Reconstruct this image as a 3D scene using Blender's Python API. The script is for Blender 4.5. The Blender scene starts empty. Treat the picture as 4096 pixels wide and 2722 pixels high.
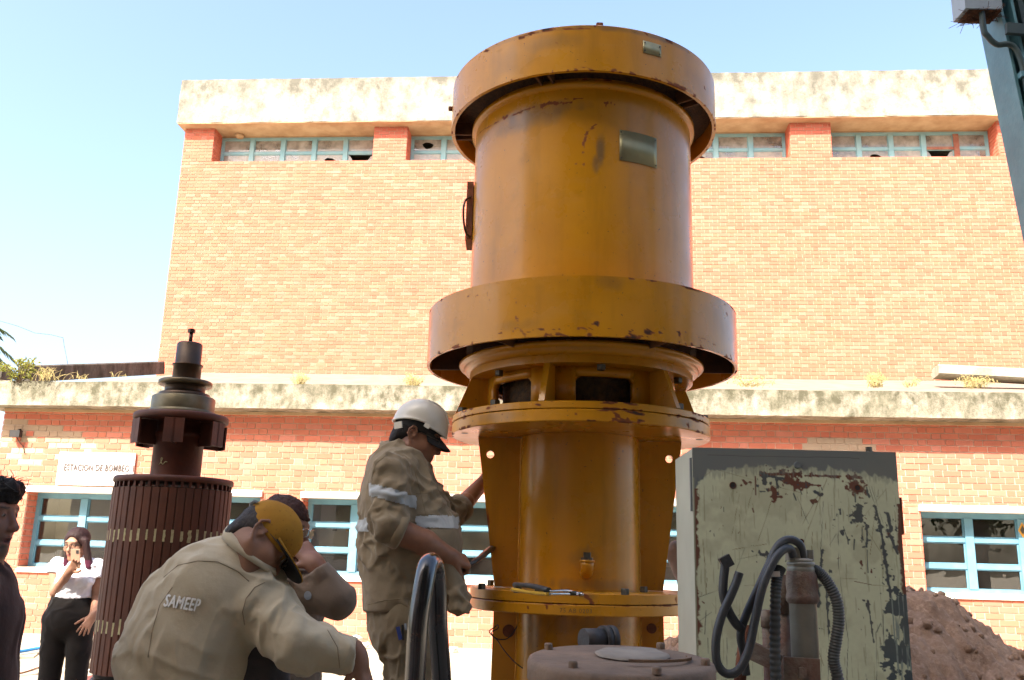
import bpy, bmesh, math, random
import numpy as np
from mathutils import Vector, Matrix
random.seed(7); RNG = np.random.default_rng(7)
SC = bpy.context.scene
COL = SC.collection
R = math.radians

# ------------------------------------------------------------------ camera
F, CX, CY, HC = 3600.0, 2048.0, 1361.0, 1.5          # focal length and centre in photo pixels, eye height
TH, RO = R(13.5), R(1.5)
cf = np.array([0, math.cos(TH), math.sin(TH)]); r0 = np.array([1.0, 0, 0]); u0 = np.cross(r0, cf)
cr = math.cos(RO)*r0 + math.sin(RO)*u0
cu = math.cos(RO)*u0 - math.sin(RO)*r0
CAMP = np.array([0, 0, HC])
cam = bpy.data.cameras.new('camera'); camo = bpy.data.objects.new('camera', cam); COL.objects.link(camo)
camo.matrix_world = Matrix(((cr[0], cu[0], -cf[0], 0), (cr[1], cu[1], -cf[1], 0), (cr[2], cu[2], -cf[2], HC), (0, 0, 0, 1)))
cam.sensor_width = 36; cam.lens = F/4096*36; cam.clip_start = 0.05; cam.clip_end = 600
cam.dof.use_dof = True; cam.dof.focus_distance = 4.2; cam.dof.aperture_fstop = 16.0
SC.camera = camo
SC.render.resolution_x, SC.render.resolution_y = 1024, 680

# ------------------------------------------------------------------ light
WY = R(4.4)                                             # the pump station's walls are turned a little: right end nearer
WN = np.array([-math.sin(WY), -math.cos(WY), 0]); WD = np.array([math.cos(WY), -math.sin(WY), 0])
TOSUN = -0.60*WD + 1.0*WN + np.array([0, 0, 1.18]); TOSUN /= np.linalg.norm(TOSUN)
SUN_EL = math.asin(TOSUN[2]); SUN_AZ = math.atan2(TOSUN[0], TOSUN[1])
sun = bpy.data.lights.new('sun', 'SUN'); sun.energy = 4.5; sun.angle = R(0.53); sun.color = (1.0, 0.92, 0.82)
suno = bpy.data.objects.new('sun', sun); COL.objects.link(suno)
suno.rotation_euler = Vector(TOSUN).to_track_quat('Z', 'Y').to_euler()
w = bpy.data.worlds.new('World'); SC.world = w; w.use_nodes = True
wn = w.node_tree; bg = wn.nodes['Background']
sky = wn.nodes.new('ShaderNodeTexSky'); sky.sky_type = 'NISHITA'; sky.sun_disc = False
sky.sun_elevation = SUN_EL; sky.sun_rotation = SUN_AZ
sky.air_density = 1.0; sky.dust_density = 4.5; sky.ozone_density = 1.0; sky.altitude = 60
wn.links.new(sky.outputs[0], bg.inputs[0]); bg.inputs[1].default_value = 0.142
SC.view_settings.view_transform = 'Standard'; SC.view_settings.look = 'None'
SC.view_settings.exposure = 1.85; SC.view_settings.gamma = 1.0
SC.cycles.max_bounces = 8; SC.cycles.transparent_max_bounces = 12
SC.cycles.caustics_reflective = False; SC.cycles.caustics_refractive = False

# ------------------------------------------------------------------ helpers
def ray(px, py): return cf + (px-CX)/F*cr - (py-CY)/F*cu
def at(px, py, y):
    d = ray(px, py); return CAMP + d*(y/d[1])
def atz(px, py, z):
    d = ray(px, py); return CAMP + d*((z-HC)/d[2])
def V(*a): return np.array(a, float)
def nrm(v): v = np.asarray(v, float); return v/np.linalg.norm(v)

def hash3(ix, iy, iz, s):
    n = (ix*374761393 + iy*668265263 + iz*2147483647 + s*1274126177) & 0xffffffff
    n = ((n ^ (n >> 13))*1274126177) & 0xffffffff
    n = (n ^ (n >> 16)) & 0xffffff
    return n/float(0xffffff)*2-1
def vnoise(P, s=0):
    P = np.asarray(P, float); i = np.floor(P).astype(np.int64); f = P-i; f = f*f*f*(f*(f*6-15)+10)
    out = 0
    for dx in (0, 1):
        for dy in (0, 1):
            for dz in (0, 1):
                h = hash3(i[:, 0]+dx, i[:, 1]+dy, i[:, 2]+dz, s)
                out = out + h*(f[:, 0] if dx else 1-f[:, 0])*(f[:, 1] if dy else 1-f[:, 1])*(f[:, 2] if dz else 1-f[:, 2])
    return out
def fbm(P, octs=4, s=0, gain=0.5):
    P = np.asarray(P, float); o = 0; a = 1; t = 0
    for k in range(octs):
        o = o + a*vnoise(P*2**k + 17.3*k, s+k); t += a; a *= gain
    return o/t

class MB:
    """collects vertices and faces of one mesh"""
    def __init__(s): s.v = []; s.f = []; s.n = 0; s.smooth = []; s.att = {}
    def add(s, vs, fs, smooth=False):
        vs = np.asarray(vs, float).reshape(-1, 3); b = s.n
        s.v.append(vs); s.n += len(vs)
        for f in fs: s.f.append([i+b for i in f]); s.smooth.append(smooth)
        return b
    def box(s, lo, hi, M=None):
        x0, y0, z0 = lo; x1, y1, z1 = hi
        vs = np.array([[x0,y0,z0],[x1,y0,z0],[x1,y1,z0],[x0,y1,z0],[x0,y0,z1],[x1,y0,z1],[x1,y1,z1],[x0,y1,z1]], float)
        if M is not None: vs = vs@M[0].T + M[1]
        s.add(vs, [(0,3,2,1),(4,5,6,7),(0,1,5,4),(1,2,6,5),(2,3,7,6),(3,0,4,7)])
        return s
    def beam(s, a, b, w, h, up=(0,0,1), bev=0.0):
        a = np.asarray(a, float); b = np.asarray(b, float); d = nrm(b-a); x = nrm(np.cross(d, up)); y = np.cross(x, d)
        hw, hh = w/2, h/2
        if bev:
            pr = [(-hw+bev,-hh),(hw-bev,-hh),(hw,-hh+bev),(hw,hh-bev),(hw-bev,hh),(-hw+bev,hh),(-hw,hh-bev),(-hw,-hh+bev)]
        else: pr = [(-hw,-hh),(hw,-hh),(hw,hh),(-hw,hh)]
        n = len(pr)
        vs = [a+x*p+y*q for p, q in pr]+[b+x*p+y*q for p, q in pr]
        fs = [(i,(i+1)%n,n+(i+1)%n,n+i) for i in range(n)]+[tuple(range(n))[::-1], tuple(range(n,2*n))]
        s.add(vs, fs); return s
    def lathe(s, prof, c=(0,0), seg=64, smooth=True, a0=0, a1=2*math.pi, z0=0):
        """prof: list of (r,z); hard creases come from doubled points"""
        full = abs(a1-a0-2*math.pi) < 1e-6
        m = seg if full else seg+1
        ang = a0+(a1-a0)*np.arange(m)/seg
        vs = []
        for r, z in prof:
            vs.append(np.stack([c[0]+r*np.sin(ang), c[1]-r*np.cos(ang), np.full(m, z+z0)], 1))
        vs = np.concatenate(vs); fs = []
        for k in range(len(prof)-1):
            if prof[k] == prof[k+1]: continue
            for i in range(seg):
                j = (i+1) % m
                fs.append((k*m+i, k*m+j, (k+1)*m+j, (k+1)*m+i))
        s.add(vs, fs, smooth); return s
    def tube(s, pts, rad, seg=10, caps=True, smooth=True, flat=None):
        pts = np.asarray(pts, float); n = len(pts)
        rad = np.full(n, rad) if np.isscalar(rad) else np.asarray(rad, float)
        T = np.gradient(pts, axis=0); T /= np.linalg.norm(T, axis=1)[:, None]+1e-12
        ref = V(0,0,1) if abs(T[0][2]) < 0.9 else V(1,0,0)
        N = nrm(np.cross(T[0], ref)); vs = []
        for i in range(n):
            N = nrm(N-T[i]*(N@T[i])); B = np.cross(T[i], N)
            a = 2*math.pi*np.arange(seg)/seg
            vs.append(pts[i]+rad[i]*(np.cos(a)[:,None]*N+np.sin(a)[:,None]*B*(flat or 1)))
        fs = [(k*seg+i, k*seg+(i+1)%seg, (k+1)*seg+(i+1)%seg, (k+1)*seg+i) for k in range(n-1) for i in range(seg)]
        b = s.add(np.concatenate(vs), fs, smooth)
        if caps:
            s.f.append([b+i for i in range(seg)][::-1]); s.smooth.append(False)
            s.f.append([b+(n-1)*seg+i for i in range(seg)]); s.smooth.append(False)
        return s
    def prism(s, poly, axis, d0, d1):
        """2-D polygon extruded along one axis; poly in the other two axes"""
        n = len(poly); idx = {'x': (1,2,0), 'y': (0,2,1), 'z': (0,1,2)}[axis]
        vs = np.zeros((2*n, 3)); p = np.asarray(poly, float)
        vs[:n, idx[0]] = p[:,0]; vs[:n, idx[1]] = p[:,1]; vs[:n, idx[2]] = d0
        vs[n:, idx[0]] = p[:,0]; vs[n:, idx[1]] = p[:,1]; vs[n:, idx[2]] = d1
        s.add(vs, [(i,(i+1)%n,n+(i+1)%n,n+i) for i in range(n)]+[tuple(range(n))[::-1], tuple(range(n,2*n))]); return s
    def arr(s): return np.concatenate(s.v) if s.v else np.zeros((0,3))
    def mesh(s, name, off=None, fix=True):
        me = bpy.data.meshes.new(name); v = s.arr()
        if off is not None: v = v-np.asarray(off)
        me.from_pydata(v.tolist(), [], s.f)
        me.polygons.foreach_set('use_smooth', s.smooth)
        if fix:
            bm = bmesh.new(); bm.from_mesh(me); bmesh.ops.recalc_face_normals(bm, faces=bm.faces); bm.to_mesh(me); bm.free()
        me.update(); return me

def link(name, me, mat, parent=None):
    o = bpy.data.objects.new(name, me); COL.objects.link(o)
    if mat is not None and not len(me.materials): me.materials.append(mat)
    if parent is not None: o.parent = parent
    return o
def tag(o, label, cat, group=None):
    o['label'] = label; o['category'] = cat
    if group: o['group'] = group
    return o
def thing(name, label, cat, loc=(0,0,0), rz=0, group=None):
    o = bpy.data.objects.new(name, None); COL.objects.link(o); o.empty_display_size = 0.1
    o.location = [float(c) for c in loc]; o.rotation_euler = (0,0,rz)
    return tag(o, label, cat, group)
def root_of(o):
    p = V(0,0,0)
    while o is not None: p = p+np.array(o.location); o = o.parent
    return p
def part(name, mb, mat, parent, fix=True):
    """mesh given in world coordinates (parents are not rotated)"""
    return link(name, mb.mesh(name, root_of(parent), fix), mat, parent)
def local(name, mb, mat, parent, fix=True):
    return link(name, mb.mesh(name, None, fix), mat, parent)
def setatt(me, name, vals):
    a = me.attributes.new(name, 'FLOAT', 'POINT'); a.data.foreach_set('value', np.asarray(vals, np.float32))
def setcol(me, name, cols):
    a = me.attributes.new(name, 'FLOAT_COLOR', 'POINT'); c = np.ones((len(cols), 4), np.float32); c[:, :3] = cols
    a.data.foreach_set('color', c.ravel())

# ------------------------------------------------------------------ materials
class Mt:
    def __init__(s, name, base=(.5,.5,.5), rough=.6, metal=0.0, spec=.5, coat=0.0):
        s.m = bpy.data.materials.new(name); s.m.use_nodes = True; s.nt = s.m.node_tree
        s.b = s.nt.nodes['Principled BSDF']; s.set('Base Color', (*base, 1)); s.set('Roughness', rough); s.set('Metallic', metal)
        s.set('Specular IOR Level', spec); s.set('Coat Weight', coat); s.set('Coat Roughness', .12)
    def set(s, k, v): s.b.inputs[k].default_value = v
    def n(s, t, **kw):
        x = s.nt.nodes.new('ShaderNode'+t)
        for k, v in kw.items(): setattr(x, k, v)
        return x
    def L(s, a, b): s.nt.links.new(a, b)
    def coord(s, scale=(1,1,1), kind='Object', loc=(0,0,0), rot=(0,0,0)):
        tc = s.n('TexCoord'); mp = s.n('Mapping'); s.L(tc.outputs[kind], mp.inputs[0])
        mp.inputs['Scale'].default_value = scale; mp.inputs['Location'].default_value = loc; mp.inputs['Rotation'].default_value = rot
        return mp.outputs[0]
    def noise(s, scale=5, detail=4, rough=.55, vec=None, dist=0.0):
        x = s.n('TexNoise'); x.inputs['Scale'].default_value = scale; x.inputs['Detail'].default_value = detail
        x.inputs['Roughness'].default_value = rough; x.inputs['Distortion'].default_value = dist
        s.L(vec if vec is not None else s.coord(), x.inputs['Vector']); return x.outputs[0]
    def ramp(s, v, lo, hi, a=0.0, b=1.0):
        x = s.n('MapRange'); x.inputs[1].default_value = lo; x.inputs[2].default_value = hi
        x.inputs[3].default_value = a; x.inputs[4].default_value = b; x.clamp = True
        s.L(v, x.inputs[0]); return x.outputs[0]
    def mix(s, fac, a, b):
        x = s.n('Mix', data_type='RGBA')
        if isinstance(fac, (int, float)): x.inputs[0].default_value = fac
        else: s.L(fac, x.inputs[0])
        for k, c in ((6, a), (7, b)):
            if isinstance(c, tuple): x.inputs[k].default_value = (*c[:3], 1)
            else: s.L(c, x.inputs[k])
        return x.outputs[2]
    def math(s, op, a, b=0.0):
        x = s.n('Math', operation=op)
        for k, c in ((0, a), (1, b)):
            if isinstance(c, (int, float)): x.inputs[k].default_value = c
            else: s.L(c, x.inputs[k])
        return x.outputs[0]
    def attr(s, name, out='Fac'): x = s.n('Attribute'); x.attribute_name = name; return x.outputs[out]
    def base(s, c): s.L(c, s.b.inputs['Base Color'])
    def rough(s, v): s.L(v, s.b.inputs['Roughness'])
    def bump(s, h, strength=.3, dist=.01):
        x = s.n('Bump'); x.inputs['Strength'].default_value = strength; x.inputs['Distance'].default_value = dist
        s.L(h, x.inputs['Height']); s.L(x.outputs[0], s.b.inputs['Normal'])

def varied(name, c1, c2, scale=6, rough=.7, metal=0, bump=0, bscale=40, lo=.35, hi=.65, spec=.4, coat=0, detail=5):
    t = Mt(name, c1, rough, metal, spec, coat)
    t.base(t.mix(t.ramp(t.noise(scale, detail), lo, hi), c1, c2))
    if bump: t.bump(t.noise(bscale, 4), bump, .01)
    return t.m

M = {}
# brick: colour carried by each brick, a little soot and lime smear on top
t = Mt('brick', rough=.85, spec=.2)
c = t.attr('bcol', 'Color')
c = t.mix(t.ramp(t.noise(9, 5), .45, .8, 0, .25), c, (.36,.135,.07))
c = t.mix(t.ramp(t.noise(1.7, 6, .7), .60, .78, 0, .22), c, (.58,.36,.24))
t.base(c); t.bump(t.noise(60, 4), .25, .006); M['brick'] = t.m
t = Mt('mortar', rough=.9, spec=.15)
t.base(t.mix(t.ramp(t.noise(3, 5), .3, .7), (.58,.42,.30), (.48,.33,.22))); t.bump(t.noise(90, 3), .3, .004); M['mortar'] = t.m
M['mortar2'] = varied('pale_mortar', (.64,.50,.385), (.54,.41,.30), 3, .9)
# weathered concrete of the eaves: black algae hanging from the top edge, lime patches
def concrete(name, c1, c2, dark, streak=1.0, sc=1.0, ztop=None, zh=1.0):
    t = Mt(name, rough=.92, spec=.15)
    c = t.mix(t.ramp(t.noise(1.3*sc, 8, .62), .40, .60), c1, c2)
    st = t.noise(1.0, 9, .70, t.coord((3.2*sc, 3.2*sc, 1.5*sc)))
    fac = t.ramp(st, .42, .62)
    if ztop is not None:                                 # algae hang from the wet upper edge
        sp = t.n('SeparateXYZ'); t.L(t.coord(), sp.inputs[0]); g = t.ramp(sp.outputs[2], ztop-zh, ztop, -.08, .12)
        fac = t.ramp(t.math('ADD', t.math('ADD', st, g), t.math('MULTIPLY', t.math('SUBTRACT', t.noise(2.1*sc, 8, .7), .5), 1.0)), .36, .72)
    c = t.mix(t.math('MULTIPLY', fac, min(1, .9*streak)), c, dark)
    c = t.mix(t.ramp(t.noise(24*sc, 6, .7), .50, .70, 0, min(1, .5*streak)), c, dark)
    t.base(c); t.bump(t.noise(22*sc, 6, .65), .6, .02); return t.m
M['concrete'] = concrete('weathered_concrete', (.37,.345,.285), (.27,.25,.20), (.115,.108,.085), 1.05, 1.0, 12.78, 1.0)
M['concrete2'] = concrete('lichened_concrete', (.39,.355,.28), (.26,.24,.175), (.085,.08,.05), 1.05, 2.4, 3.86, .5)
M['soffit'] = varied('soffit_render', (.50,.36,.22), (.38,.25,.14), 3, .9)
M['oldconc'] = concrete('dark_concrete', (.17,.15,.13), (.11,.10,.085), (.05,.045,.035))
M['roofslab'] = varied('dusty_roof', (.22,.185,.14), (.16,.135,.10), 3, .95, bump=.5, bscale=12)
M['slab'] = concrete('pale_concrete', (.42,.38,.30), (.30,.27,.21), (.16,.14,.10), .7, .8)
M['whiteboard'] = varied('white_board', (.80,.79,.77), (.76,.75,.72), 2, .5)
M['signtext'] = varied('sign_lettering', (.07,.05,.045), (.12,.09,.08), 30, .6)
M['lintel'] = varied('white_lintel', (.72,.68,.62), (.62,.57,.50), 4, .8)
t = Mt('blue_frame', rough=.45, spec=.5)
c = t.mix(t.ramp(t.noise(5, 5), .4, .7), (.13,.30,.40), (.17,.36,.46))
t.base(c); M['blueframe'] = t.m
M['paleblue'] = varied('faded_blue_frame', (.20,.38,.43), (.27,.43,.45), 4, .6)
M['redframe'] = varied('primer_frame', (.26,.075,.045), (.33,.16,.10), 8, .7)
def glass(name, tint=(.92,.95,.94), refl=1.0, dirt=.12):
    t = Mt(name); nt = t.nt
    tr = t.n('BsdfTransparent'); tr.inputs[0].default_value = (*tint, 1)
    gl = t.n('BsdfGlossy'); gl.inputs['Roughness'].default_value = .01
    df = t.n('BsdfDiffuse'); df.inputs[0].default_value = (.42,.39,.34,1)
    fr = t.n('Fresnel'); fr.inputs[0].default_value = 1.52
    fm = t.math('MULTIPLY', fr.outputs[0], 1.6*refl)
    bp = t.n('Bump'); bp.inputs['Strength'].default_value = .06; bp.inputs['Distance'].default_value = .02
    t.L(t.noise(2.2, 2), bp.inputs['Height']); t.L(bp.outputs[0], gl.inputs['Normal'])
    m1 = t.n('MixShader'); t.L(fm, m1.inputs[0]); t.L(tr.outputs[0], m1.inputs[1]); t.L(gl.outputs[0], m1.inputs[2])
    m2 = t.n('MixShader'); t.L(t.ramp(t.noise(3, 6, .6), .3, .8, dirt*.2, dirt*1.6), m2.inputs[0]); t.L(m1.outputs[0], m2.inputs[1]); t.L(df.outputs[0], m2.inputs[2])
    t.L(m2.outputs[0], nt.nodes['Material Output'].inputs[0]); return t.m
M['glass'] = glass('window_glass', dirt=.03)
M['upglass'] = glass('dusty_glass', (.62,.63,.66), 1.5, .75)
M['inwall'] = varied('interior_wall', (.46,.42,.33), (.40,.37,.29), 2, .85)
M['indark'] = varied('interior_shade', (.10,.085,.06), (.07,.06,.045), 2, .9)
M['ingreen'] = varied('interior_green', (.26,.27,.20), (.22,.23,.17), 2, .8)
M['yellowsign'] = varied('yellow_sign', (.70,.36,.03), (.62,.30,.03), 10, .5)
M['blackmetal'] = varied('black_metal', (.02,.02,.02), (.035,.03,.028), 10, .5)
M['ground'] = None
t = Mt('dusty_ground', rough=.95, spec=.1)
c = t.mix(t.ramp(t.noise(.8, 8, .6), .35, .65), (.46,.40,.31), (.36,.30,.22))
c = t.mix(t.ramp(t.noise(14, 6, .7), .55, .75, 0, .6), c, (.27,.21,.15))
t.base(c); t.bump(t.noise(20, 8, .65), .7, .03); M['ground'] = t.m
M['paving'] = concrete('pavement_concrete', (.52,.47,.38), (.42,.37,.29), (.26,.22,.16), .6, .8)

# ------------------------------------------------------------------ ground
def sheet(name, x0, x1, y0, y1, z, mat, step=None, amp=0):
    nx = int((x1-x0)/step)+1; ny = int((y1-y0)/step)+1
    X, Y = np.meshgrid(np.linspace(x0, x1, nx), np.linspace(y0, y1, ny))
    P = np.stack([X.ravel(), Y.ravel(), np.full(X.size, z)], 1)
    if amp: P[:, 2] += amp*fbm(np.stack([X.ravel()*1.1, Y.ravel()*1.1, 0*X.ravel()], 1), 4)
    mb = MB(); mb.add(P, [(j*nx+i, j*nx+i+1, (j+1)*nx+i+1, (j+1)*nx+i) for j in range(ny-1) for i in range(nx-1)], True)
    o = link(name, mb.mesh(name), mat); o['kind'] = 'structure'; return o
sheet('ground', -220, 220, -160, 300, 0, M['ground'], 20)
sheet('yard_ground', -9, 9, -3, 13.4, .012, M['ground'], .15, .01)
# raised pavement along the pump station
mb = MB(); mb.box((-9.5, -1.45, -.3), (16, .35, .262))
pav = local('pavement', mb, M['paving'], None); pav.location = (0, 12.9, 0); pav.rotation_euler = (0, 0, -WY); pav['kind'] = 'structure'

# ------------------------------------------------------------------ brickwork (Flemish bond), local wall space: x along, y away from the viewer, z up
BH, BL, HL, JT = .085, .25, .125, .012
PALETTE = [(0.5386, 0.1495, 0.0913), (0.5276, 0.1436, 0.0871), (0.5551, 0.1575, 0.0977), (0.5001, 0.1337, 0.0808), (0.5442, 0.1555, 0.0998), (0.5661, 0.1693, 0.1082), (0.5276, 0.1476, 0.0935), (0.5496, 0.1515, 0.0893), (0.4891, 0.1297, 0.08), (0.5716, 0.1812, 0.123)]
def courses(x0, x1, z0, z1, zb=0.0):
    """bricks of a rectangle; the bond is anchored in wall space so that neighbouring fields line up"""
    out = []; k0 = int(math.floor((z0-zb)/BH+1e-6)); P = BL+HL
    k = k0
    while zb+k*BH < z1-1e-4:
        a, b = max(z0, zb+k*BH), min(z1, zb+(k+1)*BH)
        if b-a > .02:
            off = (k % 2)*P/2 + hash3(np.int64(k), np.int64(3), np.int64(1), 5)*.006
            i = int(math.floor((x0-off)/P))-1
            while i*P+off < x1:
                for (u, v, hd) in ((i*P+off, i*P+off+BL, 0), (i*P+off+BL, (i+1)*P+off, 1)):
                    uu, vv = max(u, x0), min(v, x1)
                    if vv-uu > .03: out.append((uu, vv, a, b, hd, abs(uu-u) < 1e-6 and abs(vv-v) < 1e-6 and abs(b-a-BH) < 1e-6))
                i += 1
        k += 1
    return out
def brick_vs(u, v, a, b, y0, dep):
    j = JT/2
    return [[u+j,y0,a+j],[v-j,y0,a+j],[v-j,y0,b-j],[u+j,y0,b-j],[u+j,y0+dep,a+j],[v-j,y0+dep,a+j],[v-j,y0+dep,b-j],[u+j,y0+dep,b-j]]
BF = [(0,1,2,3),(0,4,5,1),(1,5,6,2),(2,6,7,3),(3,7,4,0)]
PROTO = {}
def brick_proto(hd, ci, mul=(1,1,1)):
    if (hd, ci, mul) not in PROTO:
        mb = MB(); mb.add(brick_vs(0, HL if hd else BL, 0, BH, 0, .03), BF)
        me = mb.mesh('brick'); setcol(me, 'bcol', np.tile(np.array(PALETTE[ci])*mul, (8, 1))); me.materials.append(M['brick']); PROTO[(hd, ci, mul)] = me
    return PROTO[(hd, ci, mul)]
def lay_bricks(parent, fields, zb, pick, seed, tint=None, nmax=300, mul=(1,1,1)):
    """fields: (x0,x1,z0,z1,yface). Bricks for which pick() scores highest become objects of their own, the rest one mesh"""
    rng = random.Random(seed); allb = []
    for (x0, x1, z0, z1, yf) in fields:
        for b in courses(x0, x1, z0, z1, zb): allb.append((b, yf))
    sc = [(pick(b, yf) if b[5] and pick else -1) for b, yf in allb]
    order = sorted(range(len(allb)), key=lambda i: -sc[i]); chosen = set(i for i in order[:nmax] if sc[i] > 0)
    mb = MB(); cols = []
    for i, (b, yf) in enumerate(allb):
        ci = rng.randrange(len(PALETTE)); jy = yf + rng.uniform(-.0025, .0025)
        tc = tint(b) if tint else None
        if i in chosen and tc is None:
            o = bpy.data.objects.new('brick', brick_proto(b[4], ci, mul)); COL.objects.link(o); o.parent = parent; o.location = (b[0], jy, b[2])
        else:
            mb.add(brick_vs(b[0], b[1], b[2], b[3], jy, .03), BF)
            c = np.array(PALETTE[ci])*mul*rng.uniform(.93, 1.07); cols.append(np.tile(tc if tc is not None else c, (8, 1)))
    me = mb.mesh('brickwork', fix=False); setcol(me, 'bcol', np.concatenate(cols))
    o = link('brickwork', me, M['brick'], parent); o['kind'] = 'stuff'
    return o
def side_bricks(parent, x, y0, y1, z0, z1, zb, face, seed):
    """bricks on a reveal: a face at x, running in y; face = +1 faces right, -1 faces left"""
    rng = random.Random(seed); mb = MB(); cols = []
    for b in courses(y0, y1, z0, z1, zb):
        vs = np.array(brick_vs(b[0], b[1], b[2], b[3], 0, .02))
        q = np.stack([x - face*(vs[:, 1]-.008), vs[:, 0], vs[:, 2]], 1)
        mb.add(q, BF); cols.append(np.tile(np.array(PALETTE[rng.randrange(10)]), (8, 1)))
    me = mb.mesh('reveal_brickwork'); setcol(me, 'bcol', np.concatenate(cols)); o = link('reveal_brickwork', me, M['brick'], parent); o['kind'] = 'stuff'; return o

def pane(name, x0, x1, z0, z1, y, mat, parent, hole=None, rng=random):
    """a sheet of glass 4 mm thick; hole: list of shards (polygons in 0..1 space) that are left standing"""
    mb = MB()
    polys = hole or [[(0,0),(1,0),(1,1),(0,1)]]
    for pl in polys:
        mb.prism([(x0+(x1-x0)*u, z0+(z1-z0)*v) for u, v in pl], 'y', y, y+.004)
    return local(name, mb, mat, parent)
def jagged(kind, rng):
    """pieces of broken glass still held by the frame"""
    if kind == 1:   # bottom bowl broken out of the top edge
        p = [(0,1),(0,0),(1,0),(1,1)]
        q = [(1,1)]; n = 7
        for i in range(n+1):
            u = .92-.84*i/n; q.append((u, 1-.75*math.sin(math.pi*(1-u))*rng.uniform(.75,1.05)))
        return [[(0,0),(1,0)]+[(1,1)]+q[1:]+[(0,1)]]
    if kind == 2:   # two corner shards
        return [[(0,0),(.34,0),(.28,.25),(.20,.45),(.10,.8),(0,1)], [(.55,0),(1,0),(1,1),(.86,.82),(.75,.5),(.66,.34)]]
    if kind == 3:   # hole near the middle, closed by slits
        return [[(0,0),(1,0),(1,.35),(.7,.4),(.62,.22),(.45,.18),(.36,.36),(0,.32)], [(0,.33),(.35,.38),(.3,.6),(.42,.74),(.6,.7),(.72,.55),(.7,.42),(1,.36),(1,1),(0,1)]]
    return [[(0,.45),(.2,.5),(.4,.35),(.62,.6),(.8,.5),(1,.62),(1,1),(0,1)]]
# ------------------------------------------------------------------ lower wing of the pump station
D1 = 12.9
low = thing('pump_house', 'low brick pump house with blue windows and stained concrete eave', 'building', (0, D1, 0), -WY)
X0, X1 = -7.63, 13.0
ZG, ZW0, ZW1, ZE0, ZE1 = .25, 1.17, 2.24, 3.47, 3.83
WINS = [(-7.08, -3.58), (-2.95, .62), (1.25, 4.72), (5.66, 9.2)]
RC = .34                                                # window recess
gaps = [X0]+[e for w_ in WINS for e in w_]+[X1]
mb = MB()                                               # mortar core: face 8 mm behind the bricks
mb.box((X0+.004, .008, -.1), (X1, .30, ZW0)); mb.box((X0+.004, .008, ZW1+.085), (X1, .30, ZE0+.02))
for k in range(0, len(gaps), 2): mb.box((gaps[k]+.004, .009, ZW0), (gaps[k+1]-.004, RC+.02, ZW1+.085))
local('wall', mb, M['mortar2'], low)
fields = [(X0, X1, ZG, ZW0-.02, 0), (X0, X1, ZW1+.10, ZE0-.005, 0)]
for k in range(0, len(gaps), 2): fields.append((gaps[k], gaps[k+1], ZW0-.02, ZW1+.10, 0))
def w2p(x, y, z, D):
    p = V(0, D, 0)+x*WD-y*WN+V(0, 0, z); d = p-CAMP; zz = d@cf
    return CX+F*(d@cr)/zz, CY-F*(d@cu)/zz
FREE1 = [(0,1645,560,2100),(930,1660,1180,2000),(1060,1900,1430,1990),(3600,1660,4096,2380),(2900,1660,3600,1790),(1860,2470,1980,2600),(1380,2380,1480,2560),(0,2270,200,2530),(3700,2360,4096,2560)]
def pick1(b, yf):
    px, py = w2p((b[0]+b[1])/2, 0, (b[2]+b[3])/2, D1)
    for r_ in FREE1:
        if r_[0] < px < r_[2] and r_[1] < py < r_[3]: return (2-b[4])*1000+px*.1
    return -1
def tint1(b):
    x, z = (b[0]+b[1])/2, (b[2]+b[3])/2
    if x < -6.3 and 2.98 < z < 3.32-.16*(x+7.6) and hash3(np.int64(x*50), np.int64(z*50), np.int64(0), 2) > -.75: return np.array((.40,.29,.20))
    if 4.15 < x < 5.0 and 2.9 < z < 3.2: return np.array((.42,.32,.23))
    if x < -6.1 and 2.6 < z < 3.0 and hash3(np.int64(x*50), np.int64(z*50), np.int64(0), 4) > .0: return np.array((.50,.36,.25))
    return None
lay_bricks(low, fields, ZG-BH*3, pick1, 11, tint1, 300, (1.0, 1.18, 1.22))
side_bricks(low, X0, .0, .30, ZG, ZE0, ZG-BH*3, -1, 5)
for (a, b) in WINS:
    side_bricks(low, a, .02, RC, ZW0-.02, ZW1+.10, ZG-BH*3, 1, int(a*10)); side_bricks(low, b, .02, RC, ZW0-.02, ZW1+.10, ZG-BH*3, -1, int(b*10))
# eave slab, with drips of render on its underside
def rough_slab(name, x0, x1, y0, y1, z0, z1, mat, parent, step=.12, amp=.012, seed=0):
    nx = int((x1-x0)/step)+1; nz = max(3, int((z1-z0)/step*2)+1); mb = MB(); xs = np.linspace(x0, x1, nx)
    def strip(P, Q, n):
        g = [P+(Q-P)*i/(n-1) for i in range(n)]
        vs = np.concatenate(g); mb.add(vs, [(j*nx+i, j*nx+i+1, (j+1)*nx+i+1, (j+1)*nx+i) for j in range(n-1) for i in range(nx-1)], True)
    e = lambda y, z: np.stack([xs, np.full(nx, y), np.full(nx, z)], 1)
    strip(e(y0, z0), e(y0, z1), nz); strip(e(y0, z1), e(y1, z1), 3); strip(e(y1, z0), e(y0, z0), 3)
    for xx in (x0, x1): mb.add([(xx,y0,z0),(xx,y1,z0),(xx,y1,z1),(xx,y0,z1)], [(0,1,2,3)])
    for v in mb.v:
        d = amp*fbm(np.stack([v[:,0]*3, v[:,1]*3, v[:,2]*3], 1), 4, seed); v[:,1] += np.where(v[:,1] < y1-.001, d, 0); v[:,2] += .6*amp*fbm(v*4+9, 3, seed+3)
    return local(name, mb, mat, parent)
rough_slab('eave', X0-.25, X1, -.37, .35, ZE0, ZE1, M['concrete2'], low, .06, .014, 3)
mb = MB(); mb.box((X0+.02, -.05, ZE0-.045), (X1, .02, ZE0-.002)); local('render_fillet', mb, M['soffit'], low)
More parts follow.
